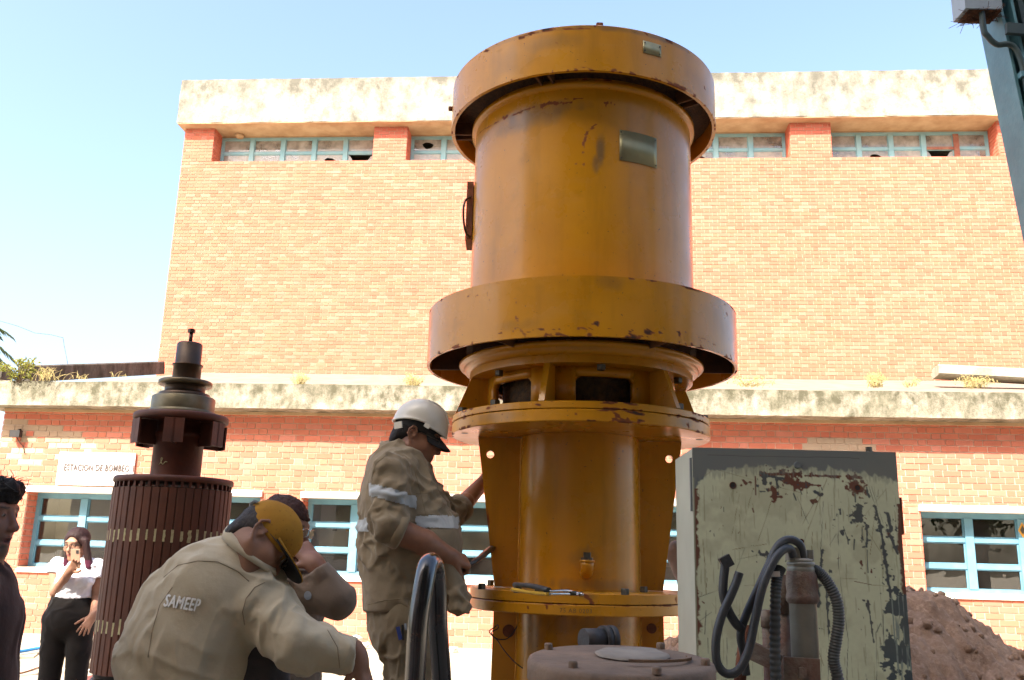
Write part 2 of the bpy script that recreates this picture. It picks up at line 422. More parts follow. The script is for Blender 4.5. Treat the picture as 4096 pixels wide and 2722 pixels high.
# roof rising to the tall block
mb = MB(); mb.add([(X0-.2,.36,ZE1-.01),(X1,.36,ZE1-.01),(X1,7.05,5.46),(X0-.2,7.05,5.46),(X0-.2,.36,3.4),(X1,.36,3.4),(X1,7.05,5.0),(X0-.2,7.05,5.0)], [(0,1,2,3),(4,5,6,7),(0,1,5,4),(1,2,6,5),(2,3,7,6),(3,0,4,7)])
local('roof', mb, M['roofslab'], low)
# windows
def window(parent, a, b, z0, z1, rc, mull, rows, frame, glassmat, fw=.06, seed=0, holes=None):
    rng = random.Random(seed)
    wd = bpy.data.objects.new('window', None); COL.objects.link(wd); wd.parent = parent
    y0 = rc-.10; mb = MB()
    mb.box((a+.003, y0, z0), (a+fw, rc-.02, z1)); mb.box((b-fw, y0, z0), (b-.003, rc-.02, z1))
    mb.box((a+fw, y0, z1-fw), (b-fw, rc-.02, z1)); mb.box((a+fw, y0, z0), (b-fw, rc-.02, z0+fw*.7))
    local('frame', mb, frame, wd)
    edges = [a+fw*.5]+list(mull)+[b-fw*.5]
    for x in mull:
        m = MB(); m.box((x-.055, y0-.012, z0+fw*.7+.002), (x+.055, rc-.025, z1-fw-.002)); local('mullion', m, frame, wd)
    zs = [z0]+list(rows)+[z1]
    for ci in range(len(edges)-1):
        xa, xb = edges[ci]+(.03 if ci == 0 else .056), edges[ci+1]-(.03 if ci == len(edges)-2 else .056)
        for z in rows:
            m = MB(); m.box((xa, y0+.006, z-.03), (xb, rc-.03, z+.03)); local('bar', m, frame, wd)
        for ri in range(len(zs)-1):
            za, zc = zs[ri]+(.042 if ri == 0 else .031), zs[ri+1]-(.06 if ri == len(zs)-2 else .031)
            m = MB()                                     # sash rim
            for (p, q, s_, e_) in ((xa, xa+.018, za, zc), (xb-.018, xb, za, zc), (xa+.018, xb-.018, za, za+.018), (xa+.018, xb-.018, zc-.018, zc)):
                m.box((p, y0+.022, s_), (q, y0+.045, e_))
            local('sash', m, frame, wd)
            hk = holes.get((ci, ri)) if holes else None
            pane('pane', xa+.01, xb-.01, za+.01, zc-.01, y0+.032, glassmat, wd, jagged(hk, rng) if hk else None)
    return wd
H3 = (ZW1-ZW0)/3
for k, (a, b) in enumerate(WINS):
    n = 5; mull = [a+(b-a)*(i+1)/n+(.05 if k == 0 and i == 0 else 0) for i in range(n-1)]
    wd = window(low, a, b, ZW0, ZW1, RC, mull, [ZW0+H3-.01, ZW0+2*H3-.01], M['blueframe'], M['glass'], .07, 20+k)
    mb = MB(); mb.box((a-.03, -.045, ZW1+.002), (b+.03, RC-.03, ZW1+.083)); local('lintel', mb, M['lintel'], wd)
    mb = MB(); mb.add([(a-.002,-.03,ZW0-.022),(b+.002,-.03,ZW0-.022),(b+.002,RC-.10,ZW0+.0),(a-.002,RC-.10,ZW0+.0),(a-.002,-.03,ZW0-.07),(b+.002,-.03,ZW0-.07),(b+.002,RC-.10,ZW0-.07),(a-.002,RC-.10,ZW0-.07)], [(0,1,2,3),(4,5,6,7),(0,1,5,4),(1,2,6,5),(2,3,7,6),(3,0,4,7)]); local('sill', mb, M['lintel'], wd)
# rooms behind the glass
mb = MB()
for (x, y0, y1) in ((X0+.35, .4, 4.2), (.92, .4, 4.2), (5.2, .4, 4.2), (X1-.3, .4, 4.2)): mb.box((x-.06, y0, .3), (x+.06, y1, 3.2))
mb.box((X0+.3, 4.2, .3), (5.2, 4.3, 3.2)); mb.box((X0+.3, .4, 2.9), (X1, 4.2, 2.98)); local('interior_wall', mb, M['ingreen'], low)
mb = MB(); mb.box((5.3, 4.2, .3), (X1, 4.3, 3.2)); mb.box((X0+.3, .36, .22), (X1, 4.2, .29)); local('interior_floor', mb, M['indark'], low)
# boards and cupboards standing close behind the panes of the first two windows
for (x0, x1, z0, z1, y, m_) in ((-7.0,-6.05,1.5,2.45,.72,'inwall'), (-6.0,-5.55,.3,2.3,.95,'ingreen'), (-2.9,-1.55,1.52,2.5,.80,'inwall'), (-1.5,-.15,1.5,2.5,.80,'inwall'), (-.1,.55,1.5,2.5,.74,'inwall'), (1.3,4.6,1.4,2.5,.9,'inwall'), (-4.9,-3.6,.3,2.2,1.1,'ingreen'), (-2.9,.5,.3,1.42,.85,'indark'), (-7.0,-5.8,.3,1.42,.8,'indark')):
    mb = MB(); mb.box((x0, y, z0), (x1, y+.03, z1)); local('board', mb, M[m_], low)
mb = MB()
for i in range(3): mb.box((-2.72+i*.21, .775, 2.03), (-2.60+i*.21, .798, 2.10))
local('plaque', mb, M['inwall'], low)
for i in range(3):
    mb = MB(); mb.box((-2.70+i*.21, .785, 1.80), (-2.63+i*.21, .798, 1.87)); local('warning_sign', mb, M['yellowsign' if i == 1 else 'indark'], low)
mb = MB(); mb.box((-6.9, .74, 1.22), (-6.78, .79, 1.40)); local('fire_box', mb, M['redframe'], low)
mb = MB(); mb.prism([(7.02,2.02),(7.08,1.92),(7.14,2.02),(7.08,2.13)], 'y', .225, .229); local('diamond_sign', mb, M['yellowsign'], low)
mb = MB(); mb.prism([(7.045,2.025),(7.08,1.965),(7.115,2.025),(7.08,2.09)], 'y', .2215, .2235); local('diamond_mark', mb, M['indark'], low)
# upstand at the roof's left, and the loose slab at its right
def w2l(p):
    q = np.asarray(p)-V(0, D1, 0); return V(q@WD, -(q@WN), p[2])
mb = MB(); mb.beam(w2l(at(95,1497,15.2)), w2l(at(640,1472,19.9)), .22, .29, bev=.02); local('upstand', mb, M['oldconc'], low)
mb = MB(); mb.beam(w2l(at(-60,1497,14.0)), w2l(at(28,1499,14.0)), .3, .20, bev=.02); local('upstand_block', mb, M['oldconc'], low)
mb = MB(); mb.beam(V(7.65, 4.2, 5.06), V(11.5, 3.7, 4.78), .5, .20, bev=.03); local('coping_slab', mb, M['slab'], low)
# wall lamp under the eave
mb = MB(); mb.box((-7.42, -.13, 3.03), (-7.27, -.05, 3.13)); mb.beam(V(-7.345, .01, 3.16), V(-7.345, -.09, 3.12), .025, .02)
lamp = local('wall_lamp', mb, M['blackmetal'], low); mb = MB(); mb.tube([V(-7.35,-.05,3.03), V(-7.31,-.03,2.96), V(-7.25,-.015,2.9), V(-7.22,-.012,2.8)], .006, 6); local('lamp_cable', mb, M['blackmetal'], lamp)

# ------------------------------------------------------------------ lettering
def text_mesh(body, size, shear=0.0, bold=0.0, ext=0.002, space=1.0):
    cu_ = bpy.data.curves.new('lettering', 'FONT'); cu_.body = body; cu_.size = size; cu_.shear = shear; cu_.offset = bold; cu_.extrude = ext; cu_.space_character = space; cu_.resolution_u = 3
    o = bpy.data.objects.new('lettering', cu_); COL.objects.link(o)
    me = bpy.data.meshes.new_from_object(o.evaluated_get(bpy.context.evaluated_depsgraph_get()))
    bpy.data.objects.remove(o); v = np.zeros(len(me.vertices)*3); me.vertices.foreach_get('co', v); v = v.reshape(-1, 3)
    f = [list(p.vertices) for p in me.polygons]; bpy.data.meshes.remove(me); return v, f
sg = thing('sign_board', 'white board lettered ESTACION DE BOMBEO 1 on the brick wall', 'sign', V(0, D1, 0)+WD*-6.0+V(0,0,2.5), -WY)
mb = MB(); mb.box((-.66, -.035, -.15), (.50, -.012, .33)); local('board', mb, M['whiteboard'], sg)
v, f = text_mesh('ESTACION DE BOMBEO 1', .135, 0, .0035, .002, 1.12)
v[:, 0] *= 1.06/(v[:, 0].max()-v[:, 0].min()); v[:, 0] -= v[:, 0].min()
mb = MB(); mb.add(np.stack([v[:,0]-.56, -.042-v[:,2], v[:,1]*1.0+.06], 1), f); local('lettering', mb, M['signtext'], sg)

# ------------------------------------------------------------------ tall block behind
D2 = 19.9
hi = thing('tall_block', 'tall brick block with strip windows under a stained concrete parapet', 'building', (0, D2, 0), -WY)
HX0, HX1, HZ0, HZ1, HZ2 = -8.25, 12.15, 5.3, 10.72, 11.66
mb = MB(); mb.box((HX0+.004, .009, 0), (HX1, .5, HZ1-.004)); local('wall', mb, M['mortar'], hi)
mb = MB(); mb.box((HX0+.004, .5, 0), (HX0+.3, 12, HZ2+.1)); mb.box((HX1-.3, .5, 0), (HX1, 12, HZ2+.1)); mb.box((HX0, 11.8, 0), (HX1, 12, HZ2+.1)); local('side_wall', mb, M['mortar'], hi)
PIL = [(-8.25,-7.5), (-3.5,-2.68), (1.46,2.28), (6.43,7.37), (11.13,12.15)]
for a, b in PIL: mb = MB(); mb.box((a+.006, .009, HZ1), (b-.006, .75, HZ2+.02)); local('pillar', mb, M['mortar'], hi)
fields = [(HX0, HX1, HZ0, HZ1, 0)]+[(a, b, HZ1, HZ2, 0) for a, b in PIL]
FREE2 = [(640,650,1780,1480),(2960,640,4060,1480)]
def pick2(b, yf):
    px, py = w2p((b[0]+b[1])/2, 0, (b[2]+b[3])/2, D2)
    for r_ in FREE2:
        if r_[0] < px < r_[2] and r_[1] < py < r_[3]: return (2-b[4])*1000-b[2]*10+px*.02
    return -1
lay_bricks(hi, fields, HZ1-BH*80, pick2, 12)
for k, (a, b) in enumerate(PIL):
    if k: side_bricks(hi, a, .02, .6, HZ1, HZ2, HZ1-BH*80, -1, 30+k)
    if k < 4: side_bricks(hi, b, .02, .6, HZ1, HZ2, HZ1-BH*80, 1, 40+k)
side_bricks(hi, HX0, 0, 3.0, HZ0, HZ2, HZ1-BH*80, -1, 77)
rough_slab('parapet', HX0-.12, HX1+.2, -.27, .9, 11.62, 12.78, M['concrete'], hi, .10, .02, 8)
mb = MB(); mb.box((HX0-.1, -.26, 11.60), (HX1, .95, 11.635)); local('soffit', mb, M['soffit'], hi)
mb = MB(); mb.box((HX0+.3, .46, 11.56), (HX1-.3, .8, 11.605)); local('head_beam', mb, M['soffit'], hi)
mb = MB(); mb.box((HX0-.1, .9, 12.3), (HX1+.2, 12, 12.5)); local('roof', mb, M['slab'], hi)
mb = MB(); mb.box((HX0+.4, 5.0, 8), (HX1-.4, 5.1, 12.2)); mb.box((HX0+.4, .8, 12.0), (HX1-.4, 5, 12.1)); local('interior_wall', mb, M['inwall'], hi)
HO = [{(3,0):3,(4,0):2}, {(0,1):3}, {(2,0):3}, {(1,0):3,(3,0):2}]
for k in range(4):
    a, b = PIL[k][1]+.01, PIL[k+1][0]-.01; n = 5
    window(hi, a, b, HZ1, 11.56, .55, [a+(b-a)*(i+1)/n for i in range(n-1)], [HZ1+.42], M['paleblue'], M['upglass'], .06, 50+k, HO[k])
# rust-red repair of the last window's bars
mb = MB(); x_ = 7.38+(11.12-7.38)*.8
mb.box((x_-.062, .425, HZ1+.05), (x_+.062, .45, 11.49)); mb.box((x_-.68, .44, HZ1+.385), (x_-.063, .454, HZ1+.455)); local('primed_bar', mb, M['redframe'], hi)
mb = MB(); mb.lathe([(.0,-.09),(.08,-.085),(.11,-.05),(.11,0),(0,0)], (-7.0, .35), 14, z0=11.6); local('soffit_lamp', mb, M['soffit'], hi)

# ------------------------------------------------------------------ roof weeds, palm, wire
M['drygrass'] = varied('dry_grass', (.42,.33,.13), (.30,.24,.10), 8, .8)
M['leaf'] = None
def leafmat(name, c1, c2, tr=.35):
    t = Mt(name, rough=.55, spec=.3)
    c = t.mix(t.attr('tone'), c1, c2); t.base(c)
    tl = t.n('BsdfTranslucent'); t.L(c, tl.inputs[0]); ms = t.n('MixShader'); ms.inputs[0].default_value = tr
    t.L(t.b.outputs[0], ms.inputs[1]); t.L(tl.outputs[0], ms.inputs[2]); t.L(ms.outputs[0], t.nt.nodes['Material Output'].inputs[0]); return t.m
M['leaf'] = leafmat('shrub_leaf', (.15,.17,.03), (.33,.31,.06))
M['treeleaf'] = leafmat('tree_leaf', (.04,.06,.015), (.085,.115,.025), .3)
M['palmleaf'] = leafmat('palm_leaf', (.05,.08,.03), (.09,.12,.05), .3)
M['bark'] = varied('bark', (.10,.075,.05), (.16,.12,.085), 8, .9, bump=.6, bscale=18)
def tuft(px, py, y, h, n, spread, label, green=0.0, seedheads=False, seed=0):
    rng = np.random.default_rng(seed); b = at(px, py, y); mb = MB()
    for i in range(n):
        a = rng.uniform(0, 2*math.pi); ln = h*rng.uniform(.45, 1.15); out = spread*rng.uniform(.2, 1.0)
        p0 = b+V(rng.normal(0, spread*.35), rng.normal(0, .06), 0); d = V(math.cos(a), .5*math.sin(a), 0)
        pts = [p0+d*out*(s_**1.8)+V(0,0,ln*(s_-.38*out/spread*s_**3)) for s_ in np.linspace(0, 1, 6)]
        mb.tube(pts, np.linspace(.0045, .0015, 6), 3, False)
        if seedheads and rng.random() < .6:
            for q in range(4): 
                e = pts[-1]+rng.normal(0, .018, 3); mb.add([e, e+V(.02,0,.005), e+V(.008,0,.022)], [(0,1,2)])
    me = mb.mesh('dry_grass_tuft', b, fix=False); o = link('dry_grass_tuft', me, M['drygrass']); o.location = b
    return tag(o, label, 'grass tuft', 'weeds on the eave')
tuft(195, 1524, 13.1, .26, 46, .26, 'tall arching dry grass tuft beside the green shrub on the eave', seed=1)
tuft(330, 1520, 13.2, .12, 16, .12, 'thin short grass tuft right of the tall arching grass on the eave', seed=8)
tuft(470, 1512, 13.4, .12, 10, .14, 'sparse grass stalks on the roof in front of the dark upstand', seed=9)
tuft(1200, 1540, 13.0, .15, 60, .12, 'dry bushy weed on the eave between the dark red rotor and helmeted worker', seedheads=True, seed=2)
tuft(1650, 1545, 12.9, .17, 80, .15, 'thick dry weed on the eave above the white helmet', seedheads=True, seed=3)
tuft(2990, 1548, 12.8, .12, 50, .28, 'low row of dry stalks on the eave right beside the yellow machine', seedheads=True, seed=4)
tuft(3505, 1548, 12.8, .20, 70, .14, 'dry weed on the eave above the cabinet bolt', seedheads=True, seed=5)
tuft(3640, 1548, 12.8, .10, 30, .10, 'smallest dry weed on the eave right of the cabinet bolt', seedheads=True, seed=6)
tuft(3900, 1552, 12.8, .17, 90, .24, 'wide dry weed at the eave under the loose coping slab', seedheads=True, seed=7)
def leaves_mesh(name, pts, size, rng, mat, parent, droop=0.0, ratio=.45):
    n = len(pts); vs = np.zeros((n, 4, 3)); d = rng.normal(size=(n, 3)); d[:, 2] -= droop; d /= np.linalg.norm(d, axis=1)[:, None]
    s_ = np.cross(d, rng.normal(size=(n, 3))); s_ /= np.linalg.norm(s_, axis=1)[:, None]; L_ = size*rng.uniform(.6, 1.3, (n, 1))
    vs[:, 0] = pts; vs[:, 1] = pts+d*L_*.5+s_*L_*ratio*.5; vs[:, 2] = pts+d*L_; vs[:, 3] = pts+d*L_*.5-s_*L_*ratio*.5
    me = bpy.data.meshes.new(name); me.from_pydata(vs.reshape(-1, 3).tolist(), [], [[4*i, 4*i+1, 4*i+2, 4*i+3] for i in range(n)])
    setatt(me, 'tone', np.repeat(rng.random(n), 4)); return link(name, me, mat, parent)
b0 = at(75, 1535, 13.1); sh = thing('roof_shrub', 'small yellow green shrub growing on the eave at the left edge', 'shrub', b0); rng = np.random.default_rng(3)
tips = []; mb = MB()
for i in range(18):
    e = b0+V(rng.normal(0, .15), rng.normal(0, .10), rng.uniform(.12, .34)); mb.tube([b0, (b0+e)/2+V(0,0,.03), e], [.008,.006,.003], 5); tips += [e+rng.normal(0, .03, 3) for _ in range(24)]+[(b0+e)/2+rng.normal(0, .035, 3) for _ in range(10)]
part('stem', mb, M['bark'], sh); leaves_mesh('foliage', np.array(tips)-b0, .055, rng, M['leaf'], sh, .2)
# palm
pc = at(-190, 1330, 30.0); pb = V(pc[0]-.3, 30, 0); pm = thing('palm_tree', 'palm whose feathery fronds reach in at the left edge', 'palm', pb)
mb = MB(); mb.tube([pb, pb+V(.1,0,3), pb+V(.2,0,6), pc], [.24,.19,.17,.16], 12); part('trunk', mb, M['bark'], pm)
rng = np.random.default_rng(5)
for i in range(18):
    a = 2*math.pi*i/18+rng.uniform(-.1,.1); el = rng.uniform(-.5, 1.1)
    if i in (0, 1, 17): el = (.75, .2, -.25)[(0, 1, 17).index(i)]
    d = V(math.cos(a), math.sin(a), 0); Lf = rng.uniform(2.0, 2.5); sp = []
    for s_ in np.linspace(0, 1, 14): sp.append(pc+d*Lf*s_*math.cos(el*(1-s_*.4))+V(0,0,Lf*(s_*math.sin(el)-.75*s_**2.2)))
    mb = MB(); mb.tube(sp, np.linspace(.02,.005,14), 4)
    for k in range(2, 14):
        for j in range(3):
            p = sp[k-1]+(sp[k]-sp[k-1])*j/3
            for s_ in (-1, 1):
                q = nrm(np.cross(d, (0,0,1)))*s_; ll = .5*math.sin(math.pi*min(1, (k+j/3)/15))+.1
                e = p+q*ll*.75+d*ll*.45+V(0,0,-ll*.55+rng.normal(0,.03)); wv = d*.014
                mb.add([p-wv, p+wv, (p+e)/2+wv+V(0,0,.05), e, (p+e)/2-wv+V(0,0,.05)], [(0,1,2,3,4)])
    me = mb.mesh('frond', pb, False); setatt(me, 'tone', np.full(len(me.vertices), rng.random())); link('frond', me, M['palmleaf'], pm)
# service wire
wp = [at(-260,1215,23), at(0,1285,22.5), at(70,1305,22), at(140,1333,21.5), at(205,1340,21.2), at(252,1352,21), at(256,1380,20.6), at(262,1410,20.4), at(273,1468,20.2)]
mb = MB(); mb.tube(wp, .006, 5); o = part('overhead_wire', mb, M['blackmetal'], None); tag(o, 'thin wire sagging across the sky down to the roof at left', 'wire')

# ------------------------------------------------------------------ trees behind the camera and an added, unseen hall that shade the yard (also seen in the panes)
ob = thing('added_shade_hall', 'unseen tall hall added behind the viewer to shade the yard, cream for fill light', 'building', (-5, -4.6, 0))
M['hallfill'] = varied('hall_fill_cream', (.70,.64,.54), (.62,.56,.46), 1.2, .9)  # pale cream picked so the added hall throws fill light on the yard
mb = MB(); mb.box((-19, -14.6, 0), (9.2, -4.6, 14.6)); part('wall', mb, M['hallfill'], ob)
mb = MB(); mb.box((-19.3, -14.9, 14.6), (9.5, -4.3, 15.25)); part('parapet', mb, M['concrete'], ob)
for i in range(6):
    for z in (1.2, 5.2, 9.4):
        x = -17+i*4.1; mb = MB(); mb.box((x, -4.64, z), (x+2.4, -4.58, z+2.2)); wo = part('window', mb, M['indark'], ob)
        mb = MB(); mb.box((x+1.15, -4.60, z), (x+1.25, -4.55, z+2.2)); mb.box((x, -4.597, z+1.05), (x+2.4, -4.553, z+1.15)); part('frame', mb, M['blueframe'], wo)
def tree(label, x, y, h, rad, n, seed):
    rng = np.random.default_rng(seed); b = V(x, y, 0); tr = thing('shade_tree', label, 'tree', b, 0, 'trees behind the viewer')
    mb = MB(); top = b+V(rng.normal(0,.4), rng.normal(0,.4), h*.8); mb.tube([b, b+V(.1,0,h*.3), top], [.28,.2,.06], 10); tips = []
    for i in range(16):
        s_ = rng.uniform(.3, 1); p = b+(top-b)*s_; d = nrm(rng.normal(size=3)*V(1,1,.5)+V(0,0,.35)); e = p+d*rad*rng.uniform(.6,1.05); mb.tube([p, (p+e)/2+V(0,0,.2), e], [.09,.06,.02], 6)
        for k in range(5): tips.append((p+(e-p)*rng.uniform(.45,1.05)+rng.normal(0,.3,3)))
    part('trunk', mb, M['bark'], tr); tips = np.array(tips); c = tips[rng.integers(0, len(tips), n)]+rng.normal(0, .42, (n, 3))
    leaves_mesh('crown', c-b, .26, rng, M['treeleaf'], tr, .3, .5)
for i, (x, y, h, rad, n) in enumerate([(7.0,-1.8,6.5,2.2,5000),(11.5,-2.5,8,2.6,5000),(16,-4,9,3,4500),(22,-6,10,3.2,4500),(-1.5,-2.4,13.6,1.9,5200),(1.6,-2.3,12.8,1.9,4800)]):
    tree(['leafy tree right of the hall behind the viewer','second leafy tree right of the hall behind the viewer','third leafy tree right of the hall behind the viewer','farthest leafy tree right of the hall behind the viewer','tall tree against the hall behind the viewer','tall tree at the corner of the hall behind the viewer'][i], x, y, h, rad, n, 60+i)
def spline(pts, n=6):
    pts = np.asarray(pts, float); P = np.vstack([2*pts[0]-pts[1], pts, 2*pts[-1]-pts[-2]]); out = []
    for i in range(1, len(P)-2):
        for t_ in np.arange(n)/n:
            a, b, c_, d = P[i-1:i+3]; out.append(.5*((2*b)+(c_-a)*t_+(2*a-5*b+4*c_-d)*t_**2+(3*b-a-3*c_+d)*t_**3))
    out.append(pts[-1]); return np.array(out)
# ------------------------------------------------------------------ yellow pump motor
def paint(name, c1, c2, rough=.30, chipc=(.05,.032,.022), rustc=(.19,.06,.025), coat=.14):
    t = Mt(name, c1, rough, 0, .32, coat)
    c = t.mix(t.ramp(t.noise(2.2, 6, .6), .35, .68), c1, c2)
    c = t.mix(t.ramp(t.noise(1.0, 8, .68, t.coord((2.2,2.2,7))), .55, .80, 0, .5), c, (.48,.25,.06))
    c = t.mix(t.ramp(t.noise(7, 8, .7), .56, .74, 0, .45), c, tuple(x*.55 for x in c1))
    c = t.mix(t.ramp(t.noise(1.0, 7, .65, t.coord((9,9,1.2))), .52, .76, 0, .5), c, tuple(x*.50 for x in c1))        # grime runs
    sp = t.ramp(t.noise(55, 3, .5), .70, .74)
    c = t.mix(t.math('MULTIPLY', sp, .8), c, chipc)
    di = t.attr('dirt'); c = t.mix(t.math('MULTIPLY', di, .8), c, (.13,.085,.045))
    ch = t.attr('chip'); c = t.mix(t.ramp(ch, .35, .6), c, rustc); c = t.mix(t.ramp(ch, .75, .95), c, chipc)
    t.base(c)
    rr = t.math('ADD', t.ramp(t.noise(4, 5), .3, .7, rough-.1, rough+.12), t.math('MULTIPLY', t.ramp(ch, .35, .6), .4)); t.rough(rr)
    t.L(t.math('MULTIPLY', t.ramp(ch, .3, .5, 1, 0), coat), t.b.inputs['Coat Weight']); t.L(t.ramp(ch, .3, .6, .32, .1), t.b.inputs['Specular IOR Level'])
    t.bump(t.noise(30, 5, .6), .05, .004); return t.m
M['yellow'] = paint('yellow_enamel', (.50,.222,.008), (.43,.182,.007))
M['yellowin'] = varied('shaded_yellow_inside', (.14,.055,.012), (.055,.022,.010), 7, .8, bump=.4)  # darkness inside the shrouds put into the colour of the yellow
M['rust'] = varied('rust', (.19,.065,.03), (.09,.035,.02), 14, .85, bump=.5)
M['guard'] = varied('guard_mesh', (.10,.045,.014), (.04,.02,.01), 60, .8, bump=1.0, bscale=120)
M['plate'] = varied('dull_nameplate', (.32,.30,.17), (.24,.22,.12), 9, .42, .55)
M['darkbolt'] = varied('dark_bolt', (.05,.048,.04), (.11,.10,.08), 25, .45, .6)
M['lanterndark'] = varied('dark_interior', (.03,.018,.008), (.08,.04,.012), 40, .8, bump=.8, bscale=90)  # stands for the dark inside of the lantern
AX, AY = .36, 4.60; AC = (AX, AY)
pm_ = thing('pump_motor', 'huge upright yellow pump motor on a ribbed flanged stand', 'motor', (AX, AY, 0))
S1 = .0175
def strokes(th, z, R_, segs):
    """chip amount from hand-placed scars; th in radians from the viewer's side, z in m; each (th0,z0,th1,z1,halfwidth,power)"""
    u = th*R_; out = np.zeros(len(th)); P3 = np.stack([u, z, 0*u], 1); wob = fbm(P3*45, 4, 21)*.8+fbm(P3*170, 3, 22)*.9
    for (a0, z0, a1, z1, hw, pw) in segs:
        a = V(a0*R_, z0); b = V(a1*R_, z1); ab = b-a; h = np.clip(((u-a[0])*ab[0]+(z-a[1])*ab[1])/(ab@ab+1e-9), 0, 1)
        d = np.hypot(u-a[0]-h*ab[0], z-a[1]-h*ab[1]); out = np.maximum(out, pw*np.clip((1.0-d/hw+wob*1.1)*1.6, 0, 1)*(d < hw*2.2))
    return out
def cyl(px, py, r_):
    """angle and height at which a line of sight meets the lathed surface of radius r_"""
    d = ray(px, py); ox, oy = CAMP[0]-AX, CAMP[1]-AY; a = d[0]**2+d[1]**2; b = 2*(ox*d[0]+oy*d[1]); c = ox*ox+oy*oy-r_*r_; D_ = max(0, b*b-4*a*c); t_ = (-b-math.sqrt(D_))/(2*a); p = CAMP+d*t_
    return math.atan2(p[0]-AX, -(p[1]-AY)), p[2]
def scars(r_, sx, sy, ox, oy, L_):
    """scars read off a study crop: (x0,y0,x1,y1,halfwidth in crop px,power)"""
    out = []
    for (a, b, c, d, hw, pw) in L_:
        t0, z0 = cyl(ox+a/sx, oy+b/sy, r_); t1, z1 = cyl(ox+c/sx, oy+d/sy, r_); out.append((t0, z0, t1, z1, hw/sx*.00185, pw))
    return out
def skin(name, prof, segs=(), seg=360, edge=(), parent=pm_, mat='yellow', dirt=(), step=.006):
    """lathed shell with dense rows so that scars and dirt can be laid on it"""
    pr = []
    for k in range(len(prof)-1):
        (r1, z1), (r2, z2) = prof[k], prof[k+1]; n = max(1, int(math.hypot(r2-r1, z2-z1)/step))
        pr += [(r1+(r2-r1)*i/n, z1+(z2-z1)*i/n) for i in range(n)]+[(r2+1e-7*k, z2)]
    mb = MB(); mb.lathe(pr, AC, seg); v = mb.arr()
    me = mb.mesh(name, root_of(parent)); 
    th = np.arctan2(v[:,0]-AX, -(v[:,1]-AY)); rr = np.hypot(v[:,0]-AX, v[:,1]-AY); z = v[:,2]
    ch = strokes(th, z, rr.max(), segs)*(rr > rr.max()-.006) if segs else np.zeros(len(v))
    for (ze, wd_, pw) in edge:                           # worn rims
        n_ = fbm(np.stack([th*9, z*9, 0*z], 1), 4, 5)+.6*fbm(np.stack([th*40, z*60, 0*z], 1), 3, 9)
        ch = np.maximum(ch, pw*np.clip((n_-.05)*2.4, 0, 1)*np.clip(1.2-np.abs(z-ze)/wd_, 0, 1)*(rr > rr.max()-.012))
    di = np.zeros(len(v))
    for (a0, z0, ra, rz, pw) in dirt:
        q = ((th-a0)/ra)**2+((z-z0)/rz)**2; di = np.maximum(di, pw*np.clip(1-q+.9*fbm(np.stack([th*14, z*14, 0*z], 1), 4, 31), 0, 1))
    setatt(me, 'chip', ch); setatt(me, 'dirt', di); o = link(name, me, M[mat], parent); 
    me.polygons.foreach_set('use_smooth', np.ones(len(me.polygons), bool))
    md = o.modifiers.new('edges', 'EDGE_SPLIT'); md.split_angle = R(40); return o
# motor casing with its rust band, soot and burn mark
skin('motor_casing', [(.588, 2.71), (.588, 3.80)],
     scars(.588, 1.742, 1.742, 1650, 0, [(455,945,520,890,5,.7),(520,890,600,850,6,.68),(630,825,655,815,10,.7),(705,800,760,780,16,.72),(760,775,850,748,9,.72),(900,740,930,725,14,.72),(930,722,1050,718,12,.72),(1050,718,1105,715,7,.7),(1060,690,1085,690,6,.7),(1125,690,1185,688,6,.72),(1350,722,1410,728,13,.7),(1205,940,1275,870,9,.60),(1190,1010,1215,945,9,.60),(1190,1080,1192,1010,6,.58),(1195,1150,1205,1130,9,.62),(1135,1145,1140,1142,9,.55),(640,900,642,900,6,.7),(690,895,692,893,5,.7),(722,878,724,876,4,.7),(755,950,757,950,4,.5)])
     +scars(.588, 1.742, 1.742, 1650, 1000, [(955,205,1055,195,8,.85),(1040,188,1050,183,6,.85),(600,250,610,245,7,.8),(655,240,690,232,5,.8),(700,225,712,222,6,.8),(755,220,780,216,7,.8),(850,205,856,202,4,.7),(1520,218,1540,218,4,.6)]), 420,
     [(3.785,.03,.75), (2.72,.018,.7)], dirt=[(-.55,3.62,.40,.08,.75), (-.25,3.655,.25,.04,.6), (.075,3.44,.045,.10,1.0), (.03,3.34,.03,.06,.9), (-.2,2.765,.2,.015,.4), (-.85,2.9,.2,.3,.2), (0,3.78,1.2,.025,.6)])
